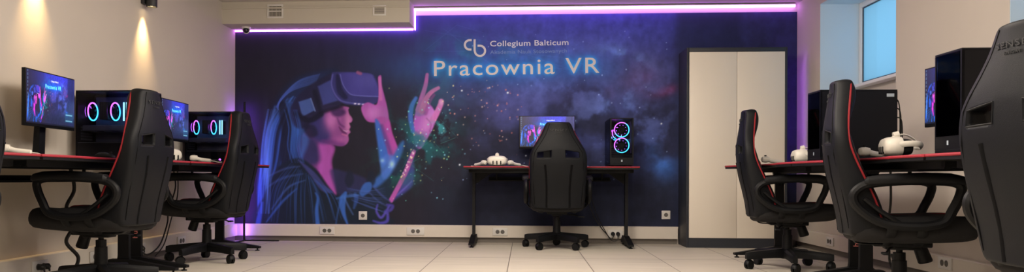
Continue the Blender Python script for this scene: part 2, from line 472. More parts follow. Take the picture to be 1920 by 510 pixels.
# title glow
def art_text(s, x0, x1, ybase0, ybase1, cap, offset, spacing):
    X0, Z0 = unart(x0, ybase0); X1, Z1 = unart(x1, ybase1)
    rot = math.atan2(Z1-Z0, X1-X0); w = math.hypot(X1-X0, Z1-Z0)
    bm, P, T = text_bm(s, w, cap, offset, spacing, rot)
    return bm, P+np.array([X0, Z0]), T, (X0, Z0)
def raster(P, T):
    m_ = np.zeros(U.shape)
    ix = (P[:, 0]-MX0)/(MX1-MX0)*(NX-1); iz = (P[:, 1]-MZ0)/(MZ1-MZ0)*(NZ-1)
    for t in T:
        x, z = ix[t], iz[t]; a0, a1 = int(x.min()), int(x.max())+2; b0, b1 = int(z.min()), int(z.max())+2
        gx_, gz_ = np.meshgrid(np.arange(a0, a1), np.arange(b0, b1))
        d = [(x[(k+1) % 3]-x[k])*(gz_-z[k])-(z[(k+1) % 3]-z[k])*(gx_-x[k]) for k in range(3)]
        ins = ((d[0] >= 0) & (d[1] >= 0) & (d[2] >= 0)) | ((d[0] <= 0) & (d[1] <= 0) & (d[2] <= 0))
        m_[b0:b1, a0:a1] = np.maximum(m_[b0:b1, a0:a1], ins)
    return m_
def blur(m_, r):
    for _ in range(3):
        for ax in (0, 1):
            c = np.cumsum(np.insert(m_, 0, 0, axis=ax), axis=ax); n = m_.shape[ax]
            i = np.arange(n); lo = np.clip(i-r, 0, n); hi = np.clip(i+r+1, 0, n)
            m_ = (np.take(c, hi, ax)-np.take(c, lo, ax))/(2*r+1)
    return m_
tb1 = art_text('Pracownia VR', 814, 1124, 142.5, 136.5, .160, .004, 1.14)
tb2 = art_text('Collegium Balticum', 919, 1066, 87, 84.3, .056, .012, 1.04)
tb3 = art_text('Akademia Nauk Stosowanych', 919, 1063, 101.5, 98.5, .038, -.002, 1.0)
R1 = raster(tb1[1], tb1[2])
G = blur(R1, 3)
mixin(np.clip(blur(R1, 7)*2.4, 0, 1)*.75, rgb(32, 96, 176))
mixin(np.clip(G*2.0, 0, 1)*.85, rgb(48, 140, 205))
# net of fine lines and stars
pts = [(rng.uniform(790, 1160), rng.uniform(45, 150)) for _ in range(16)]
for i in range(14):
    a, b_ = pts[i], pts[(i*5+3) % 16]
    if math.hypot(a[0]-b_[0], a[1]-b_[1]) < 170: mixin(smask([a, b_], .15, .9, smooth=False)*.28, rgb(96, 130, 210))
pts = [(rng.uniform(730, 860), rng.uniform(215, 345)) for _ in range(40)]
# the figure --------------------------------------------------------
dark = rgb(26, 27, 40); blueD = rgb(34, 52, 96); blueM = rgb(58, 98, 180); blueL = rgb(92, 138, 216)
pink = rgb(180, 82, 156); pinkD = rgb(116, 56, 118); purp = rgb(76, 58, 140)
nf = fbm(14, 60, 4, sx=1, sy=.35); nh = fbm(7, 80, 3, sx=1, sy=.12)
# hair behind
P_([(632,134),(590,136),(556,146),(532,166),(514,196),(500,240),(490,300),(483,360),(482,421),(522,421),(560,400),(560,330),(590,290),(580,200)], blueD*.75, 9, .6)
P_([(610,137),(575,142),(548,158),(530,182),(524,200),(560,210),(600,170)], rgb(40, 50, 92), 7, .6, .5+.5*nh)
for i in range(26):
    t = i/25; x0 = 514+40*t; x1 = 484+52*t; xm = 498+50*t+rng.uniform(-4, 4)
    S_([(x0+24, 186+rng.uniform(-6, 4)), (xm+8, 235), (xm-3, 300), (x1, 360), (x1+rng.uniform(-6, 6), 421)], [.6, 1.3, 1.5, 1.2, .6], blueM*rng.uniform(.6, 1.25), 1.4, rng.uniform(.2, .6)*(1-.6*abs(t-.25)))
S_([(516,200),(503,250),(497,300),(496,345)], [1, 4, 4, 1], blueL, 4, .55)
S_([(491,300),(487,350),(492,400),(489,420)], [1, 4, 5, 3], rgb(66, 104, 200), 4, .55)
P_([(522,196),(534,190),(548,200),(552,240),(545,280),(540,330),(526,300),(528,250)], dark, 4, .8)
for i in range(12):
    t = i/11
    S_([(536+14*t, 192), (548+12*t, 235), (545+16*t, 280), (556+14*t, 310)], [.8, 2, 1.6, .6], blueM*(.7+.5*rng.rand()), 2, .38)
for i in range(22):
    t = i/21
    S_([(600-8*t, 138+18*t), (562-14*t, 150+20*t), (532-8*t, 178+14*t), (518+4*t, 200+6*t)], [.4, .9, 1, .5], rgb(70, 92, 170)*rng.uniform(.6, 1.2), 1.2, .4)
# neck, chest
P_([(583,238),(612,262),(628,276),(622,300),(626,330),(630,366),(612,352),(590,322),(566,300),(560,270)], pinkD, 3)
P_([(598,268),(626,276),(621,304),(626,335),(630,364),(610,345),(596,318)], rgb(182, 72, 156), 5, .95)
P_([(560,255),(590,262),(600,300),(580,310),(560,300)], rgb(40, 44, 84), 7, .85)
S_([(566,232),(572,262),(566,292)], [3, 7, 3], rgb(70, 110, 190), 5, .6)
# face
face = [(600,196),(650,200),(653,207),(655,214),(661,223),(659,229),(655,231),(657,238),(655,243),(657,248),(653,253),(654,262),(650,270),(641,274),(626,272),(606,266),(590,254),(582,232),(580,208)]
P_(face, rgb(136, 64, 128), 1.8)
P_([(578,198),(606,200),(610,225),(620,252),(612,268),(590,262),(578,235)], rgb(48, 46, 98), 8, .97)
P_([(603,262),(620,262),(645,268),(640,274),(612,268)], rgb(96, 44, 110), 4, .7)
mixin(pmask(face, 1.8)*gauss(622, 226, 14, 20, .2)*.7, rgb(214, 110, 174))
mixin(pmask(face, 1.8)*gauss(654, 232, 8, 30)*.8, rgb(222, 118, 172))
mixin(pmask(face, 1.8)*gauss(640, 262, 13, 8)*.55, rgb(200, 90, 158))
P_([(622,206),(642,204),(648,212),(636,219),(624,216)], rgb(52, 34, 76), 4, .8)
S_([(633,222),(637,232),(645,238)], [.8, 1.6, .8], rgb(70, 34, 84), 3, .7)
S_([(636,238),(642,246),(650,251)], [.8, 2.4, 1], rgb(96, 40, 90), 1.5, .9)
S_([(643,243.5),(648,246),(653,245.5)], [.3, .9, .5], rgb(226, 180, 200), 1, .6)
S_([(642,252),(650,254)], 1.4, rgb(212, 92, 140), 1.4, .6)
# headset: strap, band, visor
P_([(544,206),(560,178),(600,148),(632,140),(640,196),(612,208),(590,220),(572,240),(552,236)], rgb(36, 34, 62), 3, .95)
mixin(pmask([(560,191),(582,184),(590,207),(567,219)], 1.8, False)*.85, rgb(74, 96, 160))
S_([(583,185),(591,208)], 1.2, rgb(120, 140, 200), 1.2, .7)
mixin(pmask([(596,162),(620,150),(634,158),(636,188),(606,197)], 2.4, False)*.8, rgb(66, 72, 140))
S_([(590,172),(600,205)], 4, rgb(26, 26, 46), 3, .9)
S_([(556,214),(580,226),(602,214)], 5, rgb(24, 24, 42), 3, .9)
P_([(572,232),(590,236),(596,252),(582,258),(570,246)], rgb(30, 28, 52), 4, .8)
P_([(622,140),(632,135),(690,137),(704,146),(712,166),(712,184),(706,193),(690,198),(660,197),(644,194),(630,184),(622,164)], rgb(52, 50, 104), 2)
P_([(636,138),(690,138),(702,148),(710,168),(710,180),(664,178),(652,172),(642,156)], rgb(66, 60, 132), 2.5)
mixin(pmask([(636,138),(690,138),(702,148),(710,168),(710,180),(664,178),(652,172),(642,156)], 2)*gauss(690, 150, 30, 16)*.5, rgb(88, 84, 160))
S_([(624,140),(622,160),(632,182),(650,192),(700,196)], 1.2, rgb(96, 92, 168), 1.6, .7)
S_([(638,140),(643,158),(654,174),(668,179),(710,181)], .8, rgb(110, 108, 188), 1.4, .8)
P_([(630,142),(637,142),(642,166),(652,182),(645,186),(632,172)], rgb(30, 30, 60), 2.5, .8)
for x in (666, 673, 681, 688): mixin(gauss(x, 194.5+.1*(x-666), 2.2, 1.3), rgb(226, 214, 240))
S_([(640,200),(600,212)], 3, rgb(24, 22, 40), 4, .8)
# hand holding the visor and its forearm
P_([(678,200),(690,192),(706,196),(711,170),(709,148),(711,142),(715,143),(716,160),(721,180),(727,205),(729,226),(722,232),(706,230),(690,228),(681,216)], rgb(178, 76, 158), 1.8)
mixin(gauss(700, 212, 16, 12)*pmask([(678,200),(706,196),(727,205),(729,226),(706,230),(681,216)], 2)*.6, rgb(216, 118, 190))
S_([(712,146),(713,168),(714,186)], [2.2, 3.0, 3.4], rgb(204, 92, 160), 1.6, .95)
S_([(671,136),(676,138)], 3, rgb(160, 80, 120), 2, .8)
P_([(704,224),(728,222),(736,250),(748,282),(750,298),(736,306),(722,296),(716,262)], rgb(186, 66, 150), 2.2)
P_([(703,226),(712,230),(722,262),(730,300),(726,318),(714,312),(708,270)], rgb(56, 96, 182), 3, .95)
S_([(716,236),(724,262),(734,290)], [3, 4, 3], rgb(70, 56, 120), 4, .7)
# second arm: sleeve and forearm
P_([(736,296),(756,270),(776,262),(786,276),(776,306),(778,330),(772,352),(744,374),(728,384),(706,384),(690,350)], rgb(30, 42, 62), 4, .95)
P_([(692,346),(722,318),(748,272),(758,266),(752,292),(730,330),(706,352),(690,360)], rgb(58, 96, 176), 4, .85)
P_([(716,300),(726,290),(740,296),(732,326),(720,336),(714,322)], rgb(74, 108, 192), 3.5, .8)
P_([(768,290),(776,306),(776,338),(770,352),(746,370),(736,376),(752,346)], rgb(70, 60, 140), 3.5, .85)
S_([(744,366),(760,352),(772,340)], 1.5, rgb(104, 90, 184), 2, .7)
S_([(776,284),(762,320),(748,348),(733,376)], [3.6, 4.4, 4.2, 4.2], rgb(196, 76, 160), 1.8, 1)
for i in range(16):
    x = 776-rng.uniform(0, 20); y = 284+(776-x)*2.2+rng.uniform(-5, 5); mixin(gauss(x, y, 1.4, 1.4), rgb(255, 196, 214))
# second hand
P_([(776,262),(775,236),(780,206),(790,192),(806,196),(815,208),(820,218),(812,240),(800,262),(790,278),(780,276)], rgb(172, 78, 168), 2)
mixin(pmask([(776,262),(780,206),(790,192),(815,208),(812,240),(790,278)], 2)*gauss(804, 228, 14, 26, .4)*.65, rgb(226, 136, 196))
S_([(784,206),(792,180),(798,160),(801,140)], [5, 4.4, 3.8, 3], rgb(176, 82, 150), 1.6)
S_([(791,208),(800,184),(810,172),(822,165)], [6, 4.8, 4, 3.2], rgb(206, 90, 150), 1.6)
S_([(798,212),(806,190),(814,178)], [4, 3, 2.5], rgb(150, 60, 130), 2, .6)
S_([(812,224),(820,210),(826,196),(827,190)], [6, 5.4, 5, 4.6], rgb(206, 98, 166), 1.8)
mixin(gauss(828, 192, 4, 5)*.7, rgb(240, 160, 196))
S_([(774,246),(770,222),(772,200),(780,184)], [4, 4.6, 4.4, 3.2], rgb(66, 96, 180), 2, .95)
S_([(800,222),(808,232),(806,246)], 1, rgb(130, 60, 130), 2, .6)
P_([(764,258),(786,254),(790,272),(776,284),(762,276)], rgb(40, 60, 90), 5, .7)
# shirt
body = [(516,322),(534,304),(562,297),(592,316),(618,352),(634,368),(650,356),(668,352),(690,346),(712,360),(728,374),(736,388),(722,400),(724,421),(488,421),(494,370)]
P_(body, rgb(27, 34, 48), 3)
P_([(620,318),(650,322),(676,330),(690,340),(680,356),(654,360),(636,366),(626,346)], rgb(46, 46, 88), 4, .7)
for x in (652, 692): P_([(x,322),(x+8,322),(x+12,340),(x+2,352),(x-5,340)], rgb(28, 32, 50), 3, .8)
for pp, w, c, a in [
    ([(560,300),(586,326),(606,352),(622,360)], [1, 5, 6, 2], rgb(66, 66, 124), .75),
    ([(504,330),(536,316),(562,312)], [1, 2, 1], rgb(74, 92, 150), .45),
    ([(500,352),(530,334),(568,326)], [1, 2.5, 1], rgb(62, 84, 140), .45),
    ([(510,392),(540,352),(572,338)], [1, 2, .8], rgb(72, 104, 170), .5),
    ([(500,416),(528,380),(556,354)], [1, 2.4, .8], blueM, .6),
    ([(596,421),(594,395),(596,372),(592,362)], [4, 3.4, 2.2, 1], blueM*1.05, .85),
    ([(652,421),(644,398),(642,376),(648,362)], [1.5, 4, 6.5, 3], blueM, .85),
    ([(630,421),(634,396),(640,376)], [1, 1.4, 2], blueM, .6),
    ([(662,402),(652,384),(646,370)], [1, 1.6, 1], rgb(80, 110, 180), .6),
    ([(680,362),(688,352),(692,346)], [6, 9, 5], blueM, .8),
    ([(664,390),(668,374),(666,364)], [2, 4, 3], rgb(50, 80, 150), .7),
    ([(632,372),(650,368),(672,366)], [2, 3, 2], rgb(64, 104, 180), .6),
    ([(700,350),(716,366),(732,378)], [1, 2, 1], rgb(70, 80, 150), .6),
    ([(692,360),(708,376),(728,388)], [1, 1.4, 1], rgb(70, 80, 150), .5),
    ([(708,384),(706,396),(714,408),(722,400),(730,386)], [1.5, 2, 2.4, 2.4, 2], rgb(88, 72, 176), .85),
    ([(726,384),(736,386),(732,394),(722,396)], [2, 3, 3, 2], rgb(76, 62, 156), .8),
    ([(700,414),(714,418),(726,414),(727,400)], [1.4, 2.4, 3, 2.4], rgb(84, 70, 180), .8),
    ([(484,421),(488,400),(492,380)], [5, 4, 2], rgb(60, 96, 190), .6)]:
    S_(pp, w, c, 2.2, a)
# fine folds of the blouse and loose hair
r2 = np.random.RandomState(5)
for i in range(34):
    t = i/33; a0 = (548+44*t+r2.uniform(-4, 4), 306+34*t); a1 = (496+150*t+r2.uniform(-8, 8), 421-18*abs(t-.4))
    m_x = (a0[0]*.45+a1[0]*.55-8+12*t, a0[1]*.5+a1[1]*.5-10)
    S_([a0, m_x, a1], [.3, r2.uniform(.5, 1.3), .3], blueM*r2.uniform(.6, 1.15), 1.3, r2.uniform(.15, .45))
for i in range(14):
    t = i/13; a0 = (650+10*t, 352+24*t); a1 = (722+6*t, 352+50*t)
    S_([a0, (686+6*t, 356+34*t+r2.uniform(-5, 5)), a1], [.3, .9, .3], rgb(74, 92, 170)*r2.uniform(.7, 1.2), 1.2, r2.uniform(.2, .5))
for i in range(20):
    x = r2.uniform(486, 512); S_([(x+14, 205), (x+4, 262), (x, 320), (x-4+r2.uniform(-5, 6), 400)], [.2, .7, .8, .3], blueL*r2.uniform(.7, 1.1), 1.0, r2.uniform(.2, .5))
for i in range(16):
    x = r2.uniform(540, 566); S_([(x-8, 206), (x, 240), (x-2, 275), (x+6, 305)], [.2, .7, .7, .2], blueM*r2.uniform(.8, 1.2), 1.0, r2.uniform(.2, .45))
mixin(gauss(500, 300, 5, 70)*.35, rgb(120, 160, 236))
mixin(sm((U-1255)/25)*sm((1400-U)/20)*.6, rgb(30, 34, 60))
A *= (1+.16*(nf-.5))[..., None]
# magic haze and sparks
hz = np.clip(gauss(790, 262, 62, 66), 0, 1)*sm((fbm(26, 33)-.42)*4)
mixin(hz*.65, rgb(28, 112, 116))
mixin(gauss(742, 320, 40, 26)*sm((fbm(20, 90)-.45)*5)*.55, rgb(34, 112, 84))
mixin(gauss(826, 238, 16, 22)*sm((fbm(12, 95)-.4)*5)*.7, rgb(60, 160, 170))
mixin(gauss(820, 150, 45, 40)*sm((fbm(30, 71)-.42)*4)*.35, rgb(50, 110, 130))
for i in range(26):
    a, b_ = pts[i], pts[(i*7+5) % 40]
    if math.hypot(a[0]-b_[0], a[1]-b_[1]) < 60: mixin(smask([a, b_], .1, .9, smooth=False)*.35, rgb(70, 190, 170))
mixin(gauss(735, 308, 5, 7)*.7, rgb(190, 226, 255)); mixin(gauss(717, 301, 4, 4)*.5, rgb(190, 226, 255))
for i in range(120):
    x, y = rng.normal(785, 42), rng.normal(270, 46)
    if not (700 < x < 880 and 150 < y < 380): continue
    c = [rgb(120, 226, 200), rgb(220, 236, 150), rgb(240, 220, 150), rgb(150, 220, 250)][rng.randint(4)]
    r = rng.uniform(.7, 1.5); mixin(gauss(x, y, r, r)*rng.uniform(.4, .95), c)
for i in range(75):
    x, y = rng.uniform(838, 980), rng.normal(205, 36)
    if y < 150: continue
    c = [rgb(222, 110, 100), rgb(240, 150, 140), rgb(236, 190, 170)][rng.randint(3)]
    r = rng.uniform(.7, 1.6); mixin(gauss(x, y, r, r)*rng.uniform(.35, .9), c)
for i in range(60):
    x, y = rng.uniform(850, 1280), rng.uniform(50, 345)
    r = rng.uniform(.7, 1.3); mixin(gauss(x, y, r, r)*rng.uniform(.3, .8), rgb(170, 190, 240))
for x, y, r in ((862, 309, 1.7), (986, 292, 1.4), (1075, 222, 1.6), (952, 174, 1.8), (866, 170, 1.6), (1240, 232, 1.6)):
    mixin(gauss(x, y, r, r), rgb(226, 226, 236))
A = np.clip(A, 0, 1)
w_ = np.clip((A[..., 0]-A[..., 1]-.12)*3, 0, 1)[..., None]
A = A*(1-w_*np.array([.10, -.06, -.03]))
MURAL_GAIN = 1.40
def to_lin(a): return np.where(a <= .04045, a/12.92, ((a+.055)/1.055)**2.4)

def color_grid(name, XX, YY, ZZ, col, material, keep=None, parent=None):
    nz, nx = XX.shape; me = bpy.data.meshes.new(name)
    co = np.stack([XX, YY, ZZ], -1).reshape(-1, 3).astype(np.float32)
    idx = np.arange(nz*nx).reshape(nz, nx)
    q = np.stack([idx[:-1, :-1], idx[:-1, 1:], idx[1:, 1:], idx[1:, :-1]], -1)
    q = q[keep] if keep is not None else q.reshape(-1, 4)
    q = q.reshape(-1, 4); nf_ = len(q)
    me.vertices.add(len(co)); me.vertices.foreach_set('co', co.ravel())
    me.loops.add(nf_*4); me.loops.foreach_set('vertex_index', q.ravel().astype(np.int32))
    me.polygons.add(nf_); me.polygons.foreach_set('loop_start', (np.arange(nf_)*4).astype(np.int32))
    me.polygons.foreach_set('loop_total', np.full(nf_, 4, np.int32))
    me.update(calc_edges=True)
    at = me.attributes.new('print', 'FLOAT_COLOR', 'POINT')
    c4 = np.concatenate([col.reshape(-1, 3), np.ones((nz*nx, 1))], 1).astype(np.float32)
    at.data.foreach_set('color', c4.ravel())
    me.materials.append(material)
    o = bpy.data.objects.new(name, me); C.objects.link(o)
    if parent: o.parent = parent
    return o
zz = (GZ[:-1, :-1]+GZ[1:, 1:])/2; xx = (GX[:-1, :-1]+GX[1:, 1:])/2
keep = ~((xx < -1.128) & (zz > 2.15))
mural = color_grid('wall_mural', GX, np.full(GX.shape, YB-.004), GZ, np.clip(to_lin(A)*MURAL_GAIN*np.array([.92, 1.04, 1.10]), 0, .95), M['mural'], keep)
tag(mural, 'dark violet printed wall mural of a woman in a headset reaching into sparks', 'mural')
def put_text(name, t, m_, nwords, lab=None):
    t[0].free(); P = t[1]; T = t[2]
    tx = [(P[q][:, 0].min(), P[q][:, 0].max(), k) for k, q in enumerate(T)]; tx.sort(); gaps = []; hi = tx[0][1]
    for k in range(1, len(tx)):
        gaps.append((tx[k][0]-hi, k)); hi = max(hi, tx[k][1])
    cuts = sorted(k for g_, k in sorted(gaps)[::-1][:nwords-1]); cuts = [0]+cuts+[len(tx)]
    for a, b_ in zip(cuts[:-1], cuts[1:]):
        bm = NB(); vs = {}
        for _, _, k in tx[a:b_]:
            for i in T[k]:
                if i not in vs: vs[i] = bm.verts.new((P[i][0], YB-.0045, P[i][1]))
            try: bm.faces.new([vs[i] for i in T[k]])
            except ValueError: pass
        r = bmesh.ops.extrude_face_region(bm, geom=list(bm.faces))
        bmesh.ops.translate(bm, vec=(0, -.0012, 0), verts=[g_ for g_ in r['geom'] if isinstance(g_, bmesh.types.BMVert)])
        o = obj(name, bm, m_, mural, smooth=False)
        if lab: o['label'] = lab
put_text('title_lettering', tb1, M['txt2'], 2, 'large pale title with blue glow')
put_text('school_lettering', tb2, M['txt'], 2, 'small white name lettering')
put_text('subtitle_lettering', tb3, M['txt3'], 3, 'faint blue subtitle lettering')
# interlocking emblem
def ribbon(bm, pts, w, y0, y1):
    P = [Vector((x, 0, z)) for x, z in pts]; L = []; Rr = []
    for k in range(len(P)):
        t = (P[min(k+1, len(P)-1)]-P[max(k-1, 0)]).normalized(); n = Vector((-t.z, 0, t.x))
        L.append(P[k]+n*w/2); Rr.append(P[k]-n*w/2)
    rings = [[Vector((a.x, y0, a.z)), Vector((a.x, y1, a.z)), Vector((c.x, y1, c.z)), Vector((c.x, y0, c.z))] for a, c in zip(L, Rr)]
    loft(bm, rings)
bm = NB()
arc = lambda cx, cy, r, a0, a1, n=20: [(cx+r*math.cos(math.radians(a0+(a1-a0)*i/n)), cy-r*math.sin(math.radians(a0+(a1-a0)*i/n))) for i in range(n+1)]
c_ = [(884.5, 75.5)]+arc(880.5, 84.3, 8.8, 90, 270)+[(884, 93.1)]
b1 = [(890, 74)]+[(890, 95.5)]+arc(900, 95.5, 9.6, 181, 450)[0:]+[(895.5, 85.9)]
for pp in (c_, b1): ribbon(bm, [unart(*p) for p in pp], .021, YB-.0062, YB-.0045)
obj('emblem', bm, M['txt2'], mural, smooth=False)

# screen picture = the same artwork, brighter, with icons
R2 = raster(tb2[1], tb2[2]); A2 = A.copy()
for r_, c in ((blur(R1, 1)*1.3, rgb(150, 230, 240)), (blur(R2, 1)*1.6, rgb(235, 235, 250))):
    r_ = np.clip(r_, 0, 1)[..., None]; A2 = A2*(1-r_)+r_*c
def screen_grid(parent, w, h, k=1.0, sat=1.4):
    nx, nz = 150, 84
    sx = np.linspace(-w/2, w/2, nx); sz = np.linspace(0, h, nz); SX, SZ = np.meshgrid(sx, sz)
    uu = (SX/w+.5); vv = SZ/h
    ci = np.clip(((.03+uu*.90)*(NX-1)), 0, NX-1).astype(int); ri = np.clip(((.02+vv*.97)*(NZ-1)), 0, NZ-1).astype(int)
    c = A2[ri, ci].copy(); g = c.mean(-1, keepdims=True); c = np.clip((g+(c-g)*sat)*k, 0, 1)
    ic = (uu > .02) & (uu < .036) & ((vv*14) % 1 > .45) & (vv > .2); c[ic] = c[ic]*.5+rgb(110, 150, 190)*.5
    wd = (uu > .78) & (uu < .97) & (vv > .09) & (vv < .30); c[wd] = c[wd]*.4+rgb(40, 80, 120)*.6
    wd = (uu > .80) & (uu < .95) & (((vv > .24) & (vv < .26)) | ((vv > .12) & (vv < .14))); c[wd] = rgb(120, 180, 210)
    c[vv < .035] = rgb(20, 24, 40)
    return color_grid('screen', SX, np.zeros(SX.shape)-.0115, SZ, to_lin(c)*1.5, M['screen'], parent=parent)

# ------------------------------------------------------------------ LED strip, corner lamp, camera, vents
t = thing('led_strip', 'magenta LED light strip stepping along the top edge of the mural', 'light strip', (-1.125, YB-.02, 2.155))
obj('lower_run', bx(XL+1.125+.01, -.01, -.012, .006, -.017, -.004), M['led'], t, smooth=False)
obj('upper_run', bx(.0, XR+1.125-.03, -.018, .006, .178, .198), M['led'], t, smooth=False)
obj('riser_run', bx(.002, .014, -.012, .006, -.016, .178), M['led'], t, smooth=False)
obj('channel', bx(.0, XR+1.125-.03, -.034, .015, .199, .206), M['white'], t, smooth=False)

def violet_lamp(x, y, sx, label, ln=.36, m_='lamp_led', ht=1.41):
    t = thing('violet_lamp', label, 'floor lamp', (x, y, 0))
    bm = NB(); cyl(bm, (0, 0, .012), (0, 0, ht), .011, seg=12); obj('pole', bm, M['steel'], t)
    bm = NB(); box(bm, min(0, sx*ln), max(0, sx*ln), -.012, .012, 0, .014, bev=.003); obj('leg', bm, M['steel'], t)
    bm = NB(); box(bm, -.012, .012, -.34, 0, 0, .014, bev=.003); obj('leg', bm, M['steel'], t)
    bm = NB(); cyl(bm, (-sx*.004, .0135, .04 if ht < 1.5 else .8), (-sx*.004, .0135, ht-.03), .0035, seg=8); obj('light_tube', bm, M[m_], t)
    return t
violet_lamp(-2.845, YB-.10, 1, 'thin black corner lamp glowing violet beside the left end of the mural')

violet_lamp(2.484, YB-.22, 1, 'added violet lamp hidden beside the cabinet to tint the right wall', .10, 'added_led', 1.84)  # added lamp, kept out of view, turns the right wall violet
t = thing('security_camera', 'small white dome camera with dark lens under the duct, upper left', 'camera', (-2.80, 7.60, 2.155))
bm = NB(); cyl(bm, (0, 0, 0), (0, 0, -.018), .045, .04, 24); obj('mount', bm, M['white'], t)
bm = NB(); bmesh.ops.create_uvsphere(bm, u_segments=24, v_segments=14, radius=.031, matrix=Matrix.Translation((0, -.006, -.032))); obj('lens_dome', bm, M['lens'], t)
bm = NB(); torus(bm, (0, -.004, -.03), (0, 1, .1), .033, .006); obj('collar', bm, M['white'], t)

def vent(x, z, w, h, n, vert, label):
    t = thing('ventilation_grille', label, 'vent', (x, 7.44, z), 0, 'duct grilles')
    bm = NB(); f_ = .016
    for a in ((-w/2, w/2, -h/2, -h/2+f_), (-w/2, w/2, h/2-f_, h/2), (-w/2, -w/2+f_, -h/2+f_, h/2-f_), (w/2-f_, w/2, -h/2+f_, h/2-f_)):
        box(bm, a[0], a[1], -.010, 0, a[2], a[3], bev=.002)
    if vert: box(bm, -w/2+f_, w/2-f_, -.009, 0, -.004, .004)
    obj('frame', bm, M['white'], t)
    obj('backing', bx(-w/2+f_, w/2-f_, -.001, 0, -h/2+f_, h/2-f_), M['hole'], t, smooth=False)
    bm = NB()
    for i in range(n):
        if vert: c = -w/2+f_+(w-2*f_)*(i+.5)/n; box(bm, c-.002, c+.002, -.008, -.001, -h/2+f_, h/2-f_)
        else: c = -h/2+f_+(h-2*f_)*(i+.5)/n; box(bm, -w/2+f_, w/2-f_, -.008, -.001, c-.003, c+.003)
    obj('slats', bm, M['soffit'], t, smooth=False)
vent(-2.45, 2.275, .16, .135, 9, True, 'white two-row grille on the duct, nearer the dome camera')
vent(-1.42, 2.272, .13, .10, 6, False, 'smaller slatted grille on the duct near its right end')

def sconce(y, label):
    t = thing('wall_sconce', label, 'wall lamp', (XL, y, 1.975), 0, 'wall sconces on the left wall')
    obj('mount', bx(0, .03, -.035, .035, .02, .16, bev=.003), M['sconce'], t)
    bm = NB(); prof = [(.032, 0), (.041, 0), (.041, .17), (.032, .17)]
    rings = [[Vector((.072+r*math.cos(2*PI*i/28), r*math.sin(2*PI*i/28), z)) for i in range(28)] for r, z in prof]
    loft(bm, rings, closed=True); obj('shade', bm, M['sconce'], t)
    bm = NB(); cyl(bm, (.072, 0, .012), (.072, 0, .03), .031, seg=24); obj('bulb', bm, M['bulb'], t)
    L = bpy.data.lights.new('sconce_spot', 'SPOT'); L.energy = 42; L.color = (1, .64, .26); L.spot_size = math.radians(58); L.spot_blend = 1; L.shadow_soft_size = .02
    o = bpy.data.objects.new('sconce_spot', L); C.objects.link(o); o.location = (XL+.066, y, 1.972); o.rotation_euler = (0, math.radians(7), 0)
    L2 = bpy.data.lights.new('sconce_core', 'SPOT'); L2.energy = 16; L2.color = (1, .74, .38); L2.spot_size = math.radians(34); L2.spot_blend = 1; L2.shadow_soft_size = .01
    o = bpy.data.objects.new('sconce_core', L2); C.objects.link(o); o.location = (XL+.055, y, 1.972); o.rotation_euler = (0, math.radians(13), 0)
sconce(5.86, 'black cylinder wall sconce throwing a warm beam down the left wall')
sconce(4.52, 'black wall sconce above the nearest left monitor, seen by its warm glow')

# ------------------------------------------------------------------ sockets
def holes(bm, xs, s=1):
    for x in xs: cyl(bm, (x, -.0135*s, 0), (x, -.011*s, 0), .0165, seg=20)
def socket(loc, rotz, n, w, h, label, group, arch=False):
    t = thing('wall_socket', label, 'socket', loc, rotz, group)
    obj('faceplate', bx(-w/2, w/2, -.012, 0, -h/2, h/2, bev=.003), M['white'], t)
    step = .05
    for k in range(n):
        x = (k-(n-1)/2)*step
        bm = NB(); cyl(bm, (x, -.0135, 0), (x, -.010, 0), .020, seg=24)
        o = obj('socket_well', bm, M['hole'], t)
        bm = NB(); cyl(bm, (x-.007, -.0150, 0), (x-.007, -.0135, 0), .003, seg=8); cyl(bm, (x+.007, -.0150, 0), (x+.007, -.0135, 0), .003, seg=8)
        cyl(bm, (x, -.018, .010), (x, -.0135, .010), .0028, seg=8)
        obj('contact', bm, M['greymetal'], o)
    return t
socket((-1.646, YB-.004, .262), 0, 1, .085, .085, 'square white wall socket on the mural below the woman\'s sleeve', 'sockets on the mural')
socket((1.392, YB-.004, .288), 0, 1, .085, .085, 'square white wall socket on the mural just left of the cabinet', 'sockets on the mural')
g = 'trunking sockets'
socket((-2.003, YB-.05, .11), 0, 2, .15, .075, 'double socket on the back trunking, leftmost under the woman', g)
socket((-1.10, YB-.05, .11), 0, 2, .18, .075, 'double socket on the back trunking, middle one left of the desk', g)
socket((-.25, YB-.05, .11), 0, 2, .15, .075, 'double socket on the back trunking under the central desk', g)
socket((.89, YB-.05, .10), 0, 2, .15, .075, 'double socket on the back trunking holding two black plugs', g)
socket((XL+.05, 6.43, .105), PI/2, 2, .15, .075, 'double socket on the left trunking between the two swivel chairs', g)
socket((XL+.05, 5.115, .105), PI/2, 2, .15, .075, 'double socket on the left trunking behind the front chair\'s column', g)
socket((XL+.05, 5.72, .105), PI/2, 2, .15, .075, 'double socket on the left trunking with a black plug, behind desk leg', g)
socket((XL+.05, 4.50, .105), PI/2, 2, .15, .075, 'double socket on the left trunking with black plugs, lower left corner', g)
socket((XR-.05, 6.80, .115), -PI/2, 2, .15, .075, 'double socket on the right trunking between the two right-hand chairs', g)
socket((XR-.05, 4.98, .13), -PI/2, 2, .15, .075, 'double socket on the right trunking below the nearer tower', g)

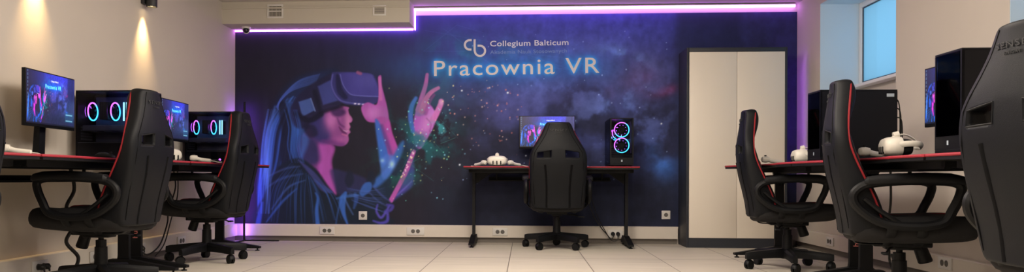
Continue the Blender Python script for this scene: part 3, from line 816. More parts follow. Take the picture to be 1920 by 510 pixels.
def plug(loc, rotz, label, group=None):
    t = thing('power_plug', label, 'plug', loc, rotz, group)
    bm = NB(); cyl(bm, (0, 0, 0), (0, -.022, 0), .018, .019, 18); cyl(bm, (0, -.022, 0), (0, -.036, -.004), .019, .010, 18); obj('body', bm, M['cable'], t)
    bm = NB(); cyl(bm, (0, -.030, -.004), (0, -.034, -.030), .007, .005, 10); obj('cable_boot', bm, M['cable'], t)
yp = YB-.05-.0185
plug((.865, yp, .10), 0, 'black plug in the back trunking, left of the pair under the desk', 'black plugs')
plug((.915, yp, .10), 0, 'black plug in the back trunking, right of the pair under the desk', 'black plugs')
plug((XL+.0685, 5.695, .105), PI/2, 'black plug on the left trunking behind the front chair\'s desk leg', 'black plugs')
plug((XL+.0685, 4.475, .105), PI/2, 'black plug on the left trunking in the lower left corner, nearer one', 'black plugs')
plug((XL+.0685, 4.525, .105), PI/2, 'black plug on the left trunking in the lower left corner, farther one', 'black plugs')

def cable(pts, r, label):
    bm = NB(); tube(bm, catmull(pts, 8), r, 8); o = obj('power_cable', bm, M['cable']); tag(o, label, 'cable'); return o
cable([(.60, 7.615, .70), (.60, 7.615, .50), (.66, 7.63, .30), (.74, 7.66, .17), (.80, 7.68, .10), (.84, 7.678, .055), (.865, 7.676, .066)], .005, 'black cable hanging from the central desk to the left plug')
cable([(.64, 7.62, .70), (.64, 7.62, .50), (.70, 7.64, .29), (.78, 7.665, .14), (.84, 7.665, .045), (.89, 7.665, .035), (.915, 7.676, .066)], .004, 'thin black cable hanging from the central desk to the right plug')
cable([(-2.775, 4.56, .70), (-2.775, 4.60, .57), (-2.80, 4.56, .46), (-2.78, 4.60, .35), (-2.80, 4.56, .25), (-2.76, 4.62, .15), (-2.77, 4.58, .06), (-2.78, 4.56, .01)], .011, 'thick black cable sleeve hanging down the left wall behind the front chair')
cable([(-2.775, 5.95, .70), (-2.775, 5.98, .56), (-2.85, 6.02, .38), (-2.84, 5.98, .28), (-2.86, 5.90, .12), (-2.90, 5.80, .05), (-2.898, 5.695, .075)], .006, 'black cable running from the second left desk down to its plug')
cable([(-2.775, 6.02, .70), (-2.785, 6.04, .5), (-2.83, 6.02, .3), (-2.85, 5.95, .12), (-2.88, 5.86, .03)], .005, 'thin black cable dropping beside the second left desk')
cable([(2.42, 5.30, .70), (2.44, 5.34, .50), (2.43, 5.36, .32), (2.45, 5.38, .16), (2.47, 5.42, .10), (2.46, 5.36, .05), (2.45, 5.30, .09), (2.44, 5.33, .15)], .008, 'black cable looping down behind the right-hand desk legs')

# ------------------------------------------------------------------ cabinet
t = thing('storage_cabinet', 'tall dark cabinet with two pale beige doors against the mural', 'cabinet', (1.975, YB-.385/2-.012, 0))
w, d = .925/2, .385/2
bm = NB()
box(bm, -w, -w+.022, -d, d, 0, 1.88, bev=.0015); box(bm, w-.022, w, -d, d, 0, 1.88, bev=.0015)
box(bm, -w+.022, w-.022, -d, d, 1.84, 1.88, bev=.0015); box(bm, -w+.022, w-.022, -d, d, .075, .09)
box(bm, -w+.022, w-.022, d-.01, d, .09, 1.84)
obj('carcass', bm, M['cab'], t)
obj('plinth', bx(-w+.022, w-.022, -d+.002, d-.02, 0, .075), M['cab'], t, smooth=False)
obj('door', bx(-w+.024, -.0015, -d-.002, -d+.016, .092, 1.838, bev=.0015), M['door'], t)
obj('door', bx(.0015, w-.024, -d-.002, -d+.016, .092, 1.838, bev=.0015), M['door'], t)

# ------------------------------------------------------------------ desk (local: user at -y)
DZ = .757
def make_desk(label):
    t = thing('gaming_desk', label, 'desk', (0, 0, 0), 0, 'black gaming desks with red edging')
    W, D = .80, .325
    front = [(-W, -D+.0), (-W+.06, -D), (-.52, -D+.005), (-.40, -D+.030), (-.22, -D+.058), (0, -D+.066), (.22, -D+.058), (.40, -D+.030), (.52, -D+.005), (W-.06, -D), (W, -D)]
    fs = [(p.x, p.y) for p in catmull([(x, y, 0) for x, y in front], 5)]
    out = fs+[(W, D), (-W, D)]
    bm = NB(); prism(bm, out, 'z', DZ-.026, DZ-.001)
    obj('tabletop', bm, M['desk'], t, ang=30)
    bm = NB()
    e = [(W, D*.2)]+[(x, y) for x, y in reversed(fs)]+[(-W, D*.2)]
    P = [Vector((x, y, DZ-.006)) for x, y in e]
    tube(bm, P, .0065, 8); obj('edge_trim', bm, M['red'], t)
    for s in (-1, 1):
        bm = NB(); x = s*(W-.065)
        prism(bm, [(.045, .03), (.145, .03), (.135, .12), (.132, .60), (.15, DZ-.03), (.04, DZ-.03), (.062, .60), (.058, .12)], 'x', x-.014, x+.014)
        leg = obj('leg', bm, M['steel'], t)
        tb, _, _ = text_bm('huzaro', .155, .034, .008, 1.1, 0, .0012)
        bmesh.ops.rotate(tb, matrix=Matrix.Rotation(-PI/2, 3, 'Y'), verts=tb.verts)     # read upward
        bmesh.ops.rotate(tb, matrix=Matrix.Rotation(PI/2 if s > 0 else -PI/2, 3, 'Z'), verts=tb.verts)
        bmesh.ops.translate(tb, vec=(x+s*.0142, .097+(.014 if s > 0 else -.014), .225), verts=tb.verts)
        obj('maker_lettering', tb, M['logo'], leg, smooth=False)
        bm = NB()
        prism(bm, [(-.27, .022), (-.27, .038), (.06, .095), (.19, .095), (.29, .038), (.29, .022)], 'x', x-.026, x+.026)
        obj('foot', bm, M['steel'], t)
        for y in (-.245, .265):
            bm = NB(); cyl(bm, (x, y, 0), (x, y, .008), .020, .018, 14); cyl(bm, (x, y, .008), (x, y, .023), .007, seg=10)
            obj('foot_glide', bm, M['plast'], t)
        bm = NB(); prism(bm, [(x, DZ-.058), (x-s*.17, DZ-.058), (x-s*.16, DZ-.07), (x-s*.015, DZ-.17), (x, DZ-.17)], 'y', .10, .105)
        obj('gusset', bm, M['steel'], t)
    bm = NB(); box(bm, -W+.06, W-.06, .08, .12, DZ-.065, DZ-.028); box(bm, -W+.04, W-.04, -.22, -.19, DZ-.060, DZ-.028)
    box(bm, -W+.036, -W+.066, -.22, .28, DZ-.055, DZ-.028); box(bm, W-.066, W-.036, -.22, .28, DZ-.055, DZ-.028)
    obj('under_frame', bm, M['steel'], t, smooth=False)
    bm = NB()
    for x in (-.52, .52): box(bm, x-.008, x+.008, .245, .261, DZ-.13, DZ-.027)
    box(bm, -.60, .60, .215, .290, DZ-.140, DZ-.128); box(bm, -.60, .60, .284, .290, DZ-.13, DZ-.10)
    obj('cable_tray', bm, M['steel'], t, smooth=False)
    return t
# ------------------------------------------------------------------ monitor (local: screen faces -y, origin on the desk)
def make_monitor(label):
    t = thing('monitor', label, 'monitor', (0, 0, 0), 0, 'widescreen monitors')
    w, h, z0 = .545, .322, .178
    bm = NB(); box(bm, -w/2, w/2, -.010, .012, z0, z0+h, bev=.003); box(bm, -.17, .17, .012, .035, z0+.05, z0+.24, bev=.008)
    obj('housing', bm, M['plast'], t)
    s = screen_grid(t, w-.014, h-.024, 1.35, 1.5); s.location = (0, 0, z0+.017)
    bm = NB(); prism(bm, [(.045, .012), (.085, .012), (.062, z0+.17), (.035, z0+.17)], 'x', -.032, .032); obj('stand_post', bm, M['plast'], t)
    bm = NB(); box(bm, -.115, .115, -.07, .12, 0, .012, bev=.004); obj('stand_base', bm, M['plast'], t)
    return t
# ------------------------------------------------------------------ tower (local: front -y, glass -x, origin bottom centre)
def make_pc(label, dim=False):
    t = thing('desktop_computer', label, 'computer', (0, 0, 0), 0, 'gaming computer towers')
    W, D, H = .108, .235, .455
    bm = NB(); k = .004
    box(bm, -W, W, -D, D, H-.010, H, bev=.002); box(bm, -W, W, -D, D, .012, .026, bev=.002)
    box(bm, W-k, W, -D, D, .026, H-.010); box(bm, -W, W, D-k, D, .026, H-.010)
    for x in (-W, W-.012): box(bm, x, x+.012, -D, -D+.012, .026, H-.010)
    box(bm, -W, -W+.010, D-.014, D, .026, H-.010)
    box(bm, -W, W, -D, -D+.010, .026, .085)
    obj('case_body', bm, M['case'], t, smooth=False)
    bm = NB()
    for x in (-.08, .08):
        for y in (-.19, .19): cyl(bm, (x, y, 0), (x, y, .013), .016, seg=14)
    obj('rubber_foot', bm, M['plast'], t)
    obj('glass_panel', bx(-W-.003, -W, -D+.004, D-.004, .028, H-.012), M['glass'], t, smooth=False)
    obj('front_glass', bx(-W+.012, W-.012, -D-.002, -D+.002, .085, H-.012), M['glass2'] if dim else M['glass'], t, smooth=False)
    ms = M['ring_dim'] if dim else M['ring']
    def fan(y, z, r, nm='fan'):
        f = NB(); box(f, -r*.98, r*.98, -.010, .010, -r*.98, r*.98)
        fo = NB(); torus(fo, (0, 0, 0), (0, 1, 0), r*.93, .007, 32, 6)
        cyl(fo, (0, -.011, 0), (0, .011, 0), r*.3, seg=20)
        for i in range(9):
            a = 2*PI*i/9; M_ = Matrix.Rotation(a, 4, 'Y') @ Matrix.Rotation(.5, 4, 'Z')
            box(fo, -r*.20, r*.16, -.001, .001, r*.28, r*.90, mat=M_)
        f.free(); o = obj(nm, fo, M['plast'], t, loc=(0, y, z))
        g_ = NB(); torus(g_, (0, -.009, 0), (0, 1, 0), r*.91, .0046, 44, 6); obj('light_ring', g_, ms, o)
        if not dim:
            g_ = NB(); torus(g_, (0, .020, 0), (0, 1, 0), r*.62, .0035, 36, 6); obj('inner_ring', g_, M['purp'], o)
        return o
    fan(-D+.022, .345, .074); fan(-D+.022, .200, .074)
    fan(D-.045, .325, .064); fan(.035, .325, .064, 'cooler_fan')
    bm = NB()
    for i in range(12): box(bm, -.05, .05, .052+i*.005, .0535+i*.005, .27, .385)
    obj('heat_sink', bm, M['greymetal'], t, smooth=False)
    bm = NB(); box(bm, W-.012, W-.006, -.13, D-.02, .13, .43); obj('motherboard', bm, M['inner'], t, smooth=False)
    for y in (-.022, -.042):
        bm = NB(); box(bm, .02, W-.012, y-.002, y+.002, .27, .385); o = obj('memory_stick', bm, M['plast'], t, smooth=False)
        if not dim: obj('light_bar', bx(.014, .020, y-.004, y+.004, .265, .388), M['ram'], o, smooth=False)
    bm = NB(); box(bm, -.05, W-.012, -.10, D-.01, .195, .232, bev=.004)
    for y in (-.04, .06, .15): cyl(bm, (0, y, .188), (0, y, .196), .04, seg=20)
    obj('graphics_card', bm, M['greymetal'] if False else M['inner'], t)
    obj('power_supply_shroud', bx(-W+.002, W-.006, -D+.05, D-.006, .027, .115), M['case'], t, smooth=False)
    obj('shroud_edge', bx(-W+.001, -W+.004, -D+.05, D-.006, .112, .118), M['greymetal'], t, smooth=False)
    bm = NB()
    for i in range(5): box(bm, -.06, .07, D-.010, D-.006, .135+i*.019, .147+i*.019)
    obj('slot_covers', bm, M['greymetal'], t, smooth=False)
    obj('sticker', bx(W, W+.001, .17, .215, H-.045, H-.025), M['sticker'], t, smooth=False)
    obj('front_badge', bx(-.006, .006, -D-.0012, -D, .045, .065), M['sticker'], t, smooth=False)
    bm = NB()
    for k_, z in enumerate((.40, .34, .28)):
        tube(bm, catmull([(.03+.02*k_, D, z), (.03+.02*k_, D+.04, z-.01), (.035+.015*k_, D+.05, z-.12), (.04, D+.045, .06), (.04, D+.05, .01)], 6), .004, 8)
    obj('rear_cable', bm, M['cable'], t)
    return t
def make_mouse(label, light=False):
    t = thing('computer_mouse', label, 'mouse', (0, 0, 0), 0, 'computer mice')
    bm = NB(); rings = []
    for y, w, h in ((-.060, .012, .008), (-.052, .024, .020), (-.03, .030, .030), (0, .031, .038), (.03, .032, .036), (.05, .026, .024), (.06, .010, .010)):
        rings.append([Vector((a, y, max(0, h*.5+b_*1.0))) for a, b_ in superell(w, h*.5, 14, .8)])
    loft(bm, rings); obj('shell', bm, M['plast'], t)
    bm = NB(); cyl(bm, (-.004, -.035, .033), (.004, -.035, .033), .009, seg=14); obj('scroll_wheel', bm, M['purp'] if light else M['plast2'], t)
    return t
def make_headset(label):
    t = thing('vr_headset', label, 'vr headset', (0, 0, 0), 0, 'white virtual reality headsets')
    bm = NB(); rings = []
    for y, w, h, e in ((-.078, .062, .026, .8), (-.072, .078, .038, .75), (-.055, .090, .046, .7), (-.02, .094, .050, .7), (.0, .090, .048, .7)):
        rings.append([Vector((a, y, .052+b_)) for a, b_ in superell(w, h, 24, e)])
    loft(bm, rings); obj('visor', bm, M['offwhite'], t)
    bm = NB()
    for x in (-.036, 0, .036):
        pr = [(x+.0055*math.cos(a), .036+(.011 if math.sin(a) > 0 else -.013)+.006*math.sin(a)) for a in [2*PI*i/16 for i in range(16)]]
        prism(bm, pr, 'y', -.0815, -.070)
    obj('sensor_window', bm, M['plast'], t)
    bm = NB(); rings = []
    for y, w, h in ((0, .084, .044), (.03, .080, .040), (.045, .074, .036)):
        rings.append([Vector((a, y, .05+b_)) for a, b_ in superell(w, h, 24, .75)])
    loft(bm, rings, caps=True); obj('face_cushion', bm, M['cushion'], t)
    bm = NB()
    tube(bm, catmull([(-.088, -.02, .060), (-.094, .03, .064), (-.082, .07, .060), (-.03, .092, .05), (.03, .092, .05), (.082, .07, .060), (.094, .03, .064), (.088, -.02, .060)], 6), .005, 8, ry=.014, side=(1, 0, 0))
    obj('head_strap', bm, M['offwhite'], t)
    bm = NB(); tube(bm, catmull([(0, -.03, .10), (0, .02, .112), (0, .065, .09), (0, .090, .055)], 6), .013, 8, ry=.004, side=(1, 0, 0)); obj('top_strap', bm, M['offwhite'], t)
    bm = NB(); tube(bm, [(-.0, -.025, .106), (0, .0, .112)], .018, 10); obj('strap_buckle', bm, M['offwhite'], t)
    return t
def make_controller(label):
    t = thing('vr_controller', label, 'vr controller', (0, 0, 0), 0, 'white virtual reality controllers')
    bm = NB(); tube(bm, catmull([(0, .07, .016), (0, .03, .020), (0, -.01, .026), (0, -.04, .036)], 5), [.010]+[.015]*14+[.019], 14); obj('grip', bm, M['offwhite'], t)
    bm = NB(); rings = []
    for y, w, h in ((-.085, .008, .010), (-.078, .020, .020), (-.055, .026, .024), (-.03, .018, .020)):
        rings.append([Vector((a, y, .036+b_)) for a, b_ in superell(w, h, 16, .9)])
    loft(bm, rings); obj('head', bm, M['offwhite'], t)
    bm = NB(); cyl(bm, (0, -.055, .058), (0, -.055, .068), .007, .009, 14); obj('thumb_stick', bm, M['plast'], t)
    bm = NB(); tube(bm, catmull([(0, .07, .016), (.01, .10, .012), (.03, .12, .006), (.02, .15, .006)], 6), .0035, 6); obj('wrist_cord', bm, M['offwhite'], t)
    return t

# ------------------------------------------------------------------ gaming chair (local: faces +y, hub at the origin)
def make_chair(label):
    t = thing('gaming_chair', label, 'chair', (0, 0, 0), 0, 'black racing-style gaming chairs')
    bm = NB(); cyl(bm, (0, 0, .075), (0, 0, .15), .045, .040, 24); base = obj('star_base', bm, M['plast'], t)
    for i in range(5):
        a = 2*PI*i/5-PI/2; dx, dy = math.cos(a), math.sin(a); n = Vector((-dy, dx, 0)); rings = []
        for r, w, z0, z1 in ((.02, .032, .080, .148), (.12, .028, .080, .140), (.22, .023, .076, .130), (.285, .021, .070, .124), (.31, .016, .072, .118)):
            c = Vector((dx*r, dy*r, 0))
            rings.append([c-n*w+Vector((0, 0, z0)), c+n*w+Vector((0, 0, z0)), c+n*w*1.0+Vector((0, 0, z1-.016)), c+n*w*.55+Vector((0, 0, z1)), c-n*w*.55+Vector((0, 0, z1)), c-n*w*1.0+Vector((0, 0, z1-.016))])
        bm = NB(); loft(bm, rings); obj('base_arm', bm, M['plast'], base)
        c = Vector((dx*.295, dy*.295, 0)); sw = a+[.5, -.7, 1.2, 2.4, -.2][i]; ax = Vector((-math.sin(sw), math.cos(sw), 0)); off = Vector((math.cos(sw), math.sin(sw), 0))*.012
        bm = NB()
        for s in (-1, 1):
            p = c-off+ax*s*.013; cyl(bm, p-ax*.008+Vector((0, 0, .031)), p+ax*.008+Vector((0, 0, .031)), .031, seg=22)
        cyl(bm, c+Vector((0, 0, .05)), c+Vector((0, 0, .075)), .008, seg=10)
        pr = []
        hood = catmull([(-.030, .034), (-.024, .052), (0, .064), (.024, .054), (.030, .040)], 3) if False else None
        q = [c-off+ax*s*.004 for s in (-1, 1)]
        for qq in [c-off]:
            arcp = [qq+off.normalized()*math.cos(b_)*.034+Vector((0, 0, .032+math.sin(b_)*.034)) for b_ in [PI*.95*k/10+.05 for k in range(11)]]
            tube(bm, arcp, .018, 8, ry=.0035, side=tuple(ax))
        obj('castor', bm, M['plast'], base)
    bm = NB(); cyl(bm, (0, 0, .14), (0, 0, .245), .036, .034, 24); cyl(bm, (0, 0, .245), (0, 0, .285), .029, seg=24); cyl(bm, (0, 0, .285), (0, 0, .34), .015, seg=16)
    obj('gas_lift', bm, M['plast'], t)
    bm = NB(); box(bm, -.09, .09, -.13, .13, .318, .348, bev=.006); box(bm, -.045, .045, -.07, .09, .300, .320, bev=.006)
    obj('tilt_mechanism', bm, M['steel'], t)
    bm = NB(); cyl(bm, (0, .085, .33), (0, .115, .245), .030, .034, 20); cyl(bm, (0, .115, .245), (0, .117, .238), .034, .030, 20); obj('tension_knob', bm, M['plast'], t)
    bm = NB(); tube(bm, catmull([(.05, -.04, .315), (.14, -.07, .312), (.20, -.09, .300)], 5), .005, 8); box(bm, .195, .25, -.115, -.085, .290, .302, bev=.004); obj('tilt_lever', bm, M['plast'], t)
    # seat: soft slab with raised side bolsters
    bm = NB(); ys = [(-.24, .20, .350, .440), (-.232, .235, .342, .462), (-.15, .25, .340, .468), (-.02, .258, .340, .470), (.10, .260, .345, .474), (.20, .260, .352, .480), (.262, .255, .358, .478), (.286, .24, .368, .466), (.295, .21, .385, .445)]
    rings = []
    for y, w, z0, z1 in ys:
        mid = (z0+z1)/2; d = .018
        rings.append([Vector(p) for p in ((-w*.9, y, z0), (-w*.5, y, z0), (w*.5, y, z0), (w*.9, y, z0), (w, y, mid-.01), (w*.98, y, mid+.02), (w*.88, y, z1+.004), (w*.70, y, z1), (w*.58, y, z1-d*.6), (0, y, z1-d*.5), (-w*.58, y, z1-d*.6), (-w*.70, y, z1), (-w*.88, y, z1+.004), (-w*.98, y, mid+.02), (-w, y, mid-.01))])
    loft(bm, rings); seat = obj('seat', bm, M['cushion'], t, sub=1)
    bm = NB()
    for s in (-1, 1): tube(bm, catmull([(s*.165, -.20, .463), (s*.172, 0, .465), (s*.172, .15, .470), (s*.165, .262, .474), (s*.155, .292, .452)], 6), .0035, 6)
    tube(bm, catmull([(-.155, .292, .452), (0, .298, .450), (.155, .292, .452)], 6), .0035, 6)
    obj('seat_piping', bm, M['piping'], seat)
    # backrest
    rows = [(0, .205), (.012, .228), (.04, .243), (.11, .252), (.20, .255), (.30, .257), (.40, .258), (.462, .258), (.518, .250), (.56, .225), (.62, .185), (.68, .150), (.73, .130), (.765, .118), (.785, .098)]
    cols = [-1, -.93, -.83, -.73, -.50, -.25, -.13, 0, .13, .25, .50, .73, .83, .93, 1]
    def yc(tt): # rear spine curve
        return -.275-.075*sm1(tt/.45)+.030*sm1((tt-.5)/.285)
    def sm1(x): x = max(0, min(1, x)); return x*x*(3-2*x)
    def zc(tt): return .372+tt*.992
    def pt(u, i, front):
        tt, w = rows[i]; x = u*w; edge = 1-abs(u)
        yr = yc(tt)+.030*abs(u)**2.2
        th = (.070 if tt < .52 else .060)+.030*sm1((tt-.52)/.14)-.022*sm1((tt-.72)/.065)
        if front:
            bol = sm1((abs(u)-.50)/.25)*(.040 if tt < .50 else .022)
            y = yc(tt)+th+bol+.075*sm1((abs(u)-.60)/.25)*(1-sm1((tt-.12)/.38))
            if abs(u) > .98: y = yr+.055+.085*(1-sm1((tt-.12)/.38))
            if i == 0: y -= .02
        else:
            y = yr
            if abs(u) > .98: y = yr+.012
        z = zc(tt)
        if i == 7: z += .004*(1-abs(u)/.5) if abs(u) < .75 else -.004
        if i == 8: z += .020*(1-abs(u)/.55) if abs(u) < .75 else -.008
        return Vector((x, y, z))
    bm = NB(); nR, nC = len(rows), len(cols)
    F = [[bm.verts.new(pt(u, i, True)) for u in cols] for i in range(nR)]
    B = [[bm.verts.new(pt(u, i, False)) for u in cols] for i in range(nR)]
    hole = lambda i, j: i == 7 and (j in (3, 4) or j in (9, 10) or False)
    for i in range(nR-1):
        for j in range(nC-1):
            if hole(i, j): continue
            bm.faces.new((F[i][j], F[i][j+1], F[i+1][j+1], F[i+1][j])); bm.faces.new((B[i][j], B[i+1][j], B[i+1][j+1], B[i][j+1]))
    for j in range(nC-1):
        bm.faces.new((F[0][j], B[0][j], B[0][j+1], F[0][j+1])); bm.faces.new((F[-1][j], F[-1][j+1], B[-1][j+1], B[-1][j]))
    for i in range(nR-1):
        bm.faces.new((F[i][0], F[i+1][0], B[i+1][0], B[i][0])); bm.faces.new((F[i][-1], B[i][-1], B[i+1][-1], F[i+1][-1]))
    hedge = []
    for a, b_ in ((3, 5), (9, 11)):
        loop = [(7, j) for j in range(a, b_+1)]+[(8, j) for j in range(b_, a-1, -1)]
        for k in range(len(loop)):
            (i1, j1), (i2, j2) = loop[k], loop[(k+1) % len(loop)]
            bm.faces.new((F[i1][j1], F[i2][j2], B[i2][j2], B[i1][j1])); hedge += [(F[i1][j1], F[i2][j2]), (B[i1][j1], B[i2][j2]), (F[i1][j1], B[i1][j1])]
    cl = bm.edges.layers.float.new('crease_edge')
    for a, b_ in hedge:
        e = bm.edges.get((a, b_))
        if e: e[cl] = 1.0
    back = obj('backrest', bm, M['leather'], t, sub=2)
    # recessed-look rims around the openings, stitched seams, piping, print
    for s in (-1, 1):
        bm = NB()
        lo = [pt(s*u, i, False) for u, i in ((.73, 7), (.50, 7), (.25, 7), (.25, 8), (.50, 8), (.73, 8))]
        c = sum(lo, Vector())/6
        tube(bm, [c+(p-c)*1.06+Vector((0, .001, 0)) for p in lo], .0035, 6, closed=True)
        obj('slot_rim', bm, M['leather'], back)
    for s in (-1, 1):
        bm = NB(); tube(bm, [pt(s*u, i, False)+Vector((0, .0005, 0)) for u, i in ((.46, 6), (.42, 5), (.40, 4), (.40, 3), (.42, 2), (.44, 1))], .010, 6, ry=.0025, side=(1, 0, 0))
        obj('seam', bm, M['seam'], back); bm = NB()
        tube(bm, [pt(s*u, i, False)+Vector((0, .001, 0)) for u, i in ((.85, 2), (.86, 4), (.86, 6), (.84, 8), (.80, 9), (.76, 10), (.72, 11), (.70, 12), (.66, 13))], .0028, 6)
        obj('seam', bm, M['seam'], back)
    bm = NB()
    def side(s): return [pt(s, i, True)*1+Vector((-s*.002, .000, 0)) for i in range(1, nR)]
    pl = side(-1)+[pt(u, nR-1, True)+Vector((0, 0, -.004)) for u in (-.66, -.3, 0, .3, .66)]+side(1)[::-1]
    q = [pl[0]]
    for _ in range(2):
        pl = [pl[0]]+[(pl[k-1]+pl[k]*2+pl[k+1])/4 for k in range(1, len(pl)-1)]+[pl[-1]]
    tube(bm, catmull(pl, 3), .0048, 6)
    obj('piping', bm, M['piping'], back)
    tl = math.atan2(.018*1.0/.785, .992)
    for s_, w_, cap, tt in (('SENSE7', .155, .021, .700), ('KNIGHT', .066, .010, .678)):
        tb, _, _ = text_bm(s_, w_, cap, .004, 1.15, 0, .002)
        bmesh.ops.translate(tb, vec=(-w_/2, 0, 0), verts=tb.verts)
        for v in tb.verts: v.co.y += .030*(abs(v.co.x)/.14)**2.2+(-.0035)-v.co.z*.025
        bmesh.ops.translate(tb, vec=(0, yc(tt)+.0022, zc(tt)), verts=tb.verts)
        obj('lettering', tb, M['greyprint'], back, smooth=False)
    bm = NB(); rings = []
    for x, w, h in ((-.15, .012, .05), (-.14, .028, .075), (-.09, .038, .09), (0, .042, .095), (.09, .038, .09), (.14, .028, .075), (.15, .012, .05)):
        rings.append([Vector((x, -.228+a, .71+b_+0*x)) for a, b_ in superell(w, h, 14, .8)])
    loft(bm, rings); lum = obj('lumbar_pillow', bm, M['leather'], t, sub=1)
    for x in (-.142, .142):
        bm = NB(); tube(bm, [Vector((x, -.228+a, .71+b_)) for a, b_ in superell(.028, .075, 14, .8)], .003, 6, closed=True)
        obj('pillow_piping', bm, M['piping'], lum)
    # rear bracket joining seat and back
    for s in (-1, 1):
        bm = NB(); tube(bm, catmull([(s*.15, -.10, .335), (s*.15, -.21, .338), (s*.15, -.235, .37), (s*.15, -.245, .40)], 5), .020, 8, ry=.004, side=(1, 0, 0))
        obj('back_bracket', bm, M['steel'], t)
    # armrests
    for s in (-1, 1):
        bm = NB(); x = s*.285
        lp = [(-.235, .595), (-.17, .630), (0, .645), (.14, .642), (.198, .622), (.196, .575), (.168, .510), (.135, .455), (.05, .432), (-.07, .434), (-.15, .458), (-.215, .505), (-.245, .55)]
        P = catmull([(x, y, z) for y, z in lp], 5, closed=True)
        tube(bm, P, .022, 10, closed=True, ry=.022, side=(1, 0, 0))
        tube(bm, catmull([(x, -.20, .56), (x, -.13, .50), (x, -.03, .43)], 5), .012, 8)
        for y in (-.08, .05): tube(bm, catmull([(x, y, .424), (x-s*.03, y, .385), (x-s*.12, y, .334)], 5), .022, 8, ry=.005, side=(0, 1, 0))
        a_ = obj('armrest', bm, M['plast'], t)
        bm = NB(); rings = []
        for y, w, h, z in ((-.20, .020, .012, .636), (-.185, .034, .022, .642), (-.10, .038, .026, .650), (.05, .040, .027, .656), (.16, .039, .026, .653), (.208, .034, .022, .645), (.226, .018, .012, .638)):
            rings.append([Vector((x+a, y, z+b_)) for a, b_ in superell(w, h, 16, .7)])
        loft(bm, rings); obj('arm_pad', bm, M['plast2'], a_)
    return t

# ------------------------------------------------------------------ placement
R90 = PI/2
# desks
desk = make_desk('black desk with red edge standing alone against the mural')
desk.location = (.235, 7.435, 0)
LX, RXD = -2.605, 1.99
dup(desk, (LX, 2.70, 0), R90, 'left-hand desk nearest the camera, cut by the photo edge')
dup(desk, (LX, 4.325, 0), R90, 'black desk on the left wall holding the front lit tower')
dup(desk, (LX, 5.96, 0), R90, 'black desk on the left wall next to the mural corner')
dup(desk, (RXD, 5.775, 0), -R90, 'black desk on the right wall nearest the cabinet')
dup(desk, (RXD, 4.155, 0), -R90, 'black desk on the right wall in front of the second tower and window')
dup(desk, (RXD, 2.535, 0), -R90, 'right-hand desk nearest the camera beside the cropped chair')
# monitors
mon = make_monitor('lit monitor on the central desk, half hidden by the chair')
mon.location = (.21, 7.585, DZ)
dup(mon, (-2.80, 4.39, DZ), R90+.08, 'lit monitor on the left desk at the photo edge')
dup(mon, (-2.80, 6.01, DZ), R90+.05, 'lit monitor behind the left front chair\'s headrest')
dup(mon, (2.20, 4.13, DZ), -R90, 'lit monitor on the right, partly behind the nearer tower')
# computers
pc = make_pc('tower with two stacked glowing fan rings on the central desk')
pc.location = (.895, 7.50, DZ)
dup(pc, (-2.69, 4.97, DZ), R90, 'glass-sided tower with cyan and purple rings on the front left desk')
dup(pc, (-2.69, 6.59, DZ), R90, 'glass-sided glowing tower on the farther left desk by the mural')
pcd = make_pc('black tower with a pale sticker below the right window', True)
pcd.location = (2.085, 5.10, DZ); pcd.rotation_euler = (0, 0, -R90)
dup(pcd, (2.085, 3.52, DZ), -R90, 'tall black tower with dim blue front beside the cropped right chair')
# mice
ms = make_mouse('black mouse on the front left desk before the glowing tower'); ms.location = (-2.48, 4.42, DZ); ms.rotation_euler[2] = R90
ms2 = make_mouse('black mouse with a lit wheel on the farther left desk', True); ms2.location = (-2.50, 6.10, DZ); ms2.rotation_euler[2] = R90+.3
# headsets and controllers
hs = make_headset('white headset facing the room on the central desk'); hs.location = (-.265, 7.28, DZ)
dup(hs, (1.82, 3.90, DZ), -R90-.2, 'white headset on the right desk between chair and nearer tower')
dup(hs, (1.95, 5.55, DZ), -R90-.1, 'white headset on the far right desk, left of the black tower')
dup(hs, (-2.62, 5.50, DZ), R90-.4, 'white headset on the farther left desk behind the front chair')
ct = make_controller('white controller left of the headset on the central desk'); ct.location = (-.43, 7.32, DZ); ct.rotation_euler[2] = .8
dup(ct, (-.10, 7.32, DZ), -.8, 'white controller right of the headset on the central desk')
dup(ct, (1.80, 4.12, DZ), -1.4, 'white controller lying left of the headset on the right desk')
dup(ct, (1.83, 5.86, DZ), -1.5, 'white controller on the far right desk before the cabinet')
dup(ct, (-2.46, 5.74, DZ), -1.3, 'white controller on the farther left desk beside its headset')
dup(ct, (-2.60, 3.80, DZ), -1.2, 'white controller at the foot of the front left monitor')
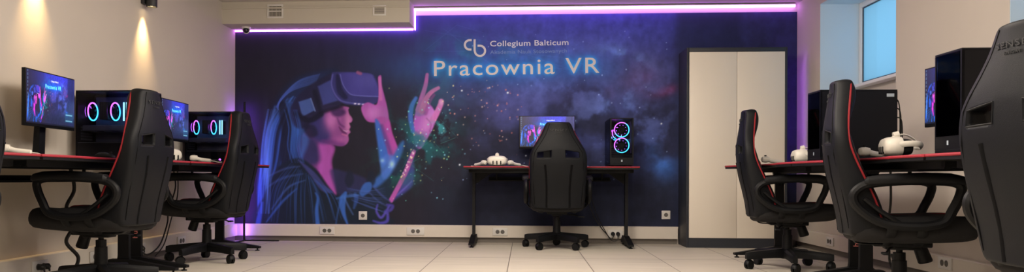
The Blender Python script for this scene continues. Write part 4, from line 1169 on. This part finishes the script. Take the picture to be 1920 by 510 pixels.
# chairs: the star base swivels freely under each seat
def turn_base(o, deg):
    for c in o.children:
        if c.name.startswith('star_base'): c.rotation_euler[2] = math.radians(deg)
ch = make_chair('gaming chair seen from behind at the central desk')
ch.location = (.292, 7.22, 0)
for loc, rz, sw, lab in (
    ((-2.45, 4.33), R90, 20, 'large gaming chair at the front left desk before the glowing tower'),
    ((-2.45, 5.82), R90, 41, 'gaming chair at the farther left desk next to the mural'),
    ((-2.32, 2.62), R90, 0, 'gaming chair cropped by the left photo edge, only its shoulder showing'),
    ((1.893, 5.73), -R90-.15, 18, 'gaming chair in front of the cabinet at the far right desk'),
    ((1.87, 4.00), -R90-.26, 5, 'large gaming chair in front of the stickered tower on the right'),
    ((1.835, 2.56), -1.40, 0, 'nearest gaming chair with big lettering, cropped by the right edge')):
    c = dup(ch, (loc[0], loc[1], 0), rz, lab); turn_base(c, sw)
turn_base(ch, 36)

# ------------------------------------------------------------------ lights, world, camera
def area(loc, sx, sy, e, col, rot=(0, 0, 0)):
    L = bpy.data.lights.new('ceiling_panel_light', 'AREA'); L.shape = 'RECTANGLE'; L.size = sx; L.size_y = sy; L.energy = e; L.color = col
    o = bpy.data.objects.new('ceiling_panel_light', L); C.objects.link(o); o.location = loc; o.rotation_euler = rot; return o
warm = (1, .89, .77)
for y in (.6, 2.6, 4.6): area((-.2, y, ZC-.02), 1.2, .6, 42, warm)
area((-.2, 6.3, ZC-.02), 1.2, .3, 14, warm)
def fill_point(loc, e):
    L = bpy.data.lights.new('added_fill_light', 'POINT'); L.energy = e; L.color = warm; L.shadow_soft_size = .15
    o = bpy.data.objects.new('added_fill_light', L); C.objects.link(o); o.location = loc
for p in ((-.9, 1.4, 2.1), (.9, 1.4, 2.1), (-.9, 3.6, 2.1), (.9, 3.6, 2.1), (0, 5.2, 2.2)): fill_point(p, 30)  # added point lights that brighten the upright surfaces

w = bpy.data.worlds.new('daylight'); bpy.context.scene.world = w; w.use_nodes = True
w.node_tree.nodes['Background'].inputs[0].default_value = (.68, .88, 1, 1); w.node_tree.nodes['Background'].inputs[1].default_value = 1.7
cam = bpy.data.cameras.new('camera'); co = bpy.data.objects.new('camera', cam); C.objects.link(co)
cam.sensor_width = 36; cam.lens = 1450/1920*36; cam.shift_x = (960-892.5)/1920; cam.shift_y = (332.7-255)/1920; cam.clip_start = .05
co.matrix_world = Matrix.Translation((0, 0, .653)) @ Matrix.Rotation(TH, 4, 'Z') @ Matrix.Rotation(PI/2, 4, 'X') @ Matrix.Rotation(.0033, 4, 'Z')
sc = bpy.context.scene; sc.camera = co
sc.view_settings.view_transform = 'Standard'; sc.view_settings.look = 'None'; sc.view_settings.gamma = 1; sc.view_settings.exposure = 0
sc.view_settings.use_curve_mapping = False
sc.cycles.use_denoising = True; sc.cycles.max_bounces = 8; sc.cycles.sample_clamp_indirect = 6
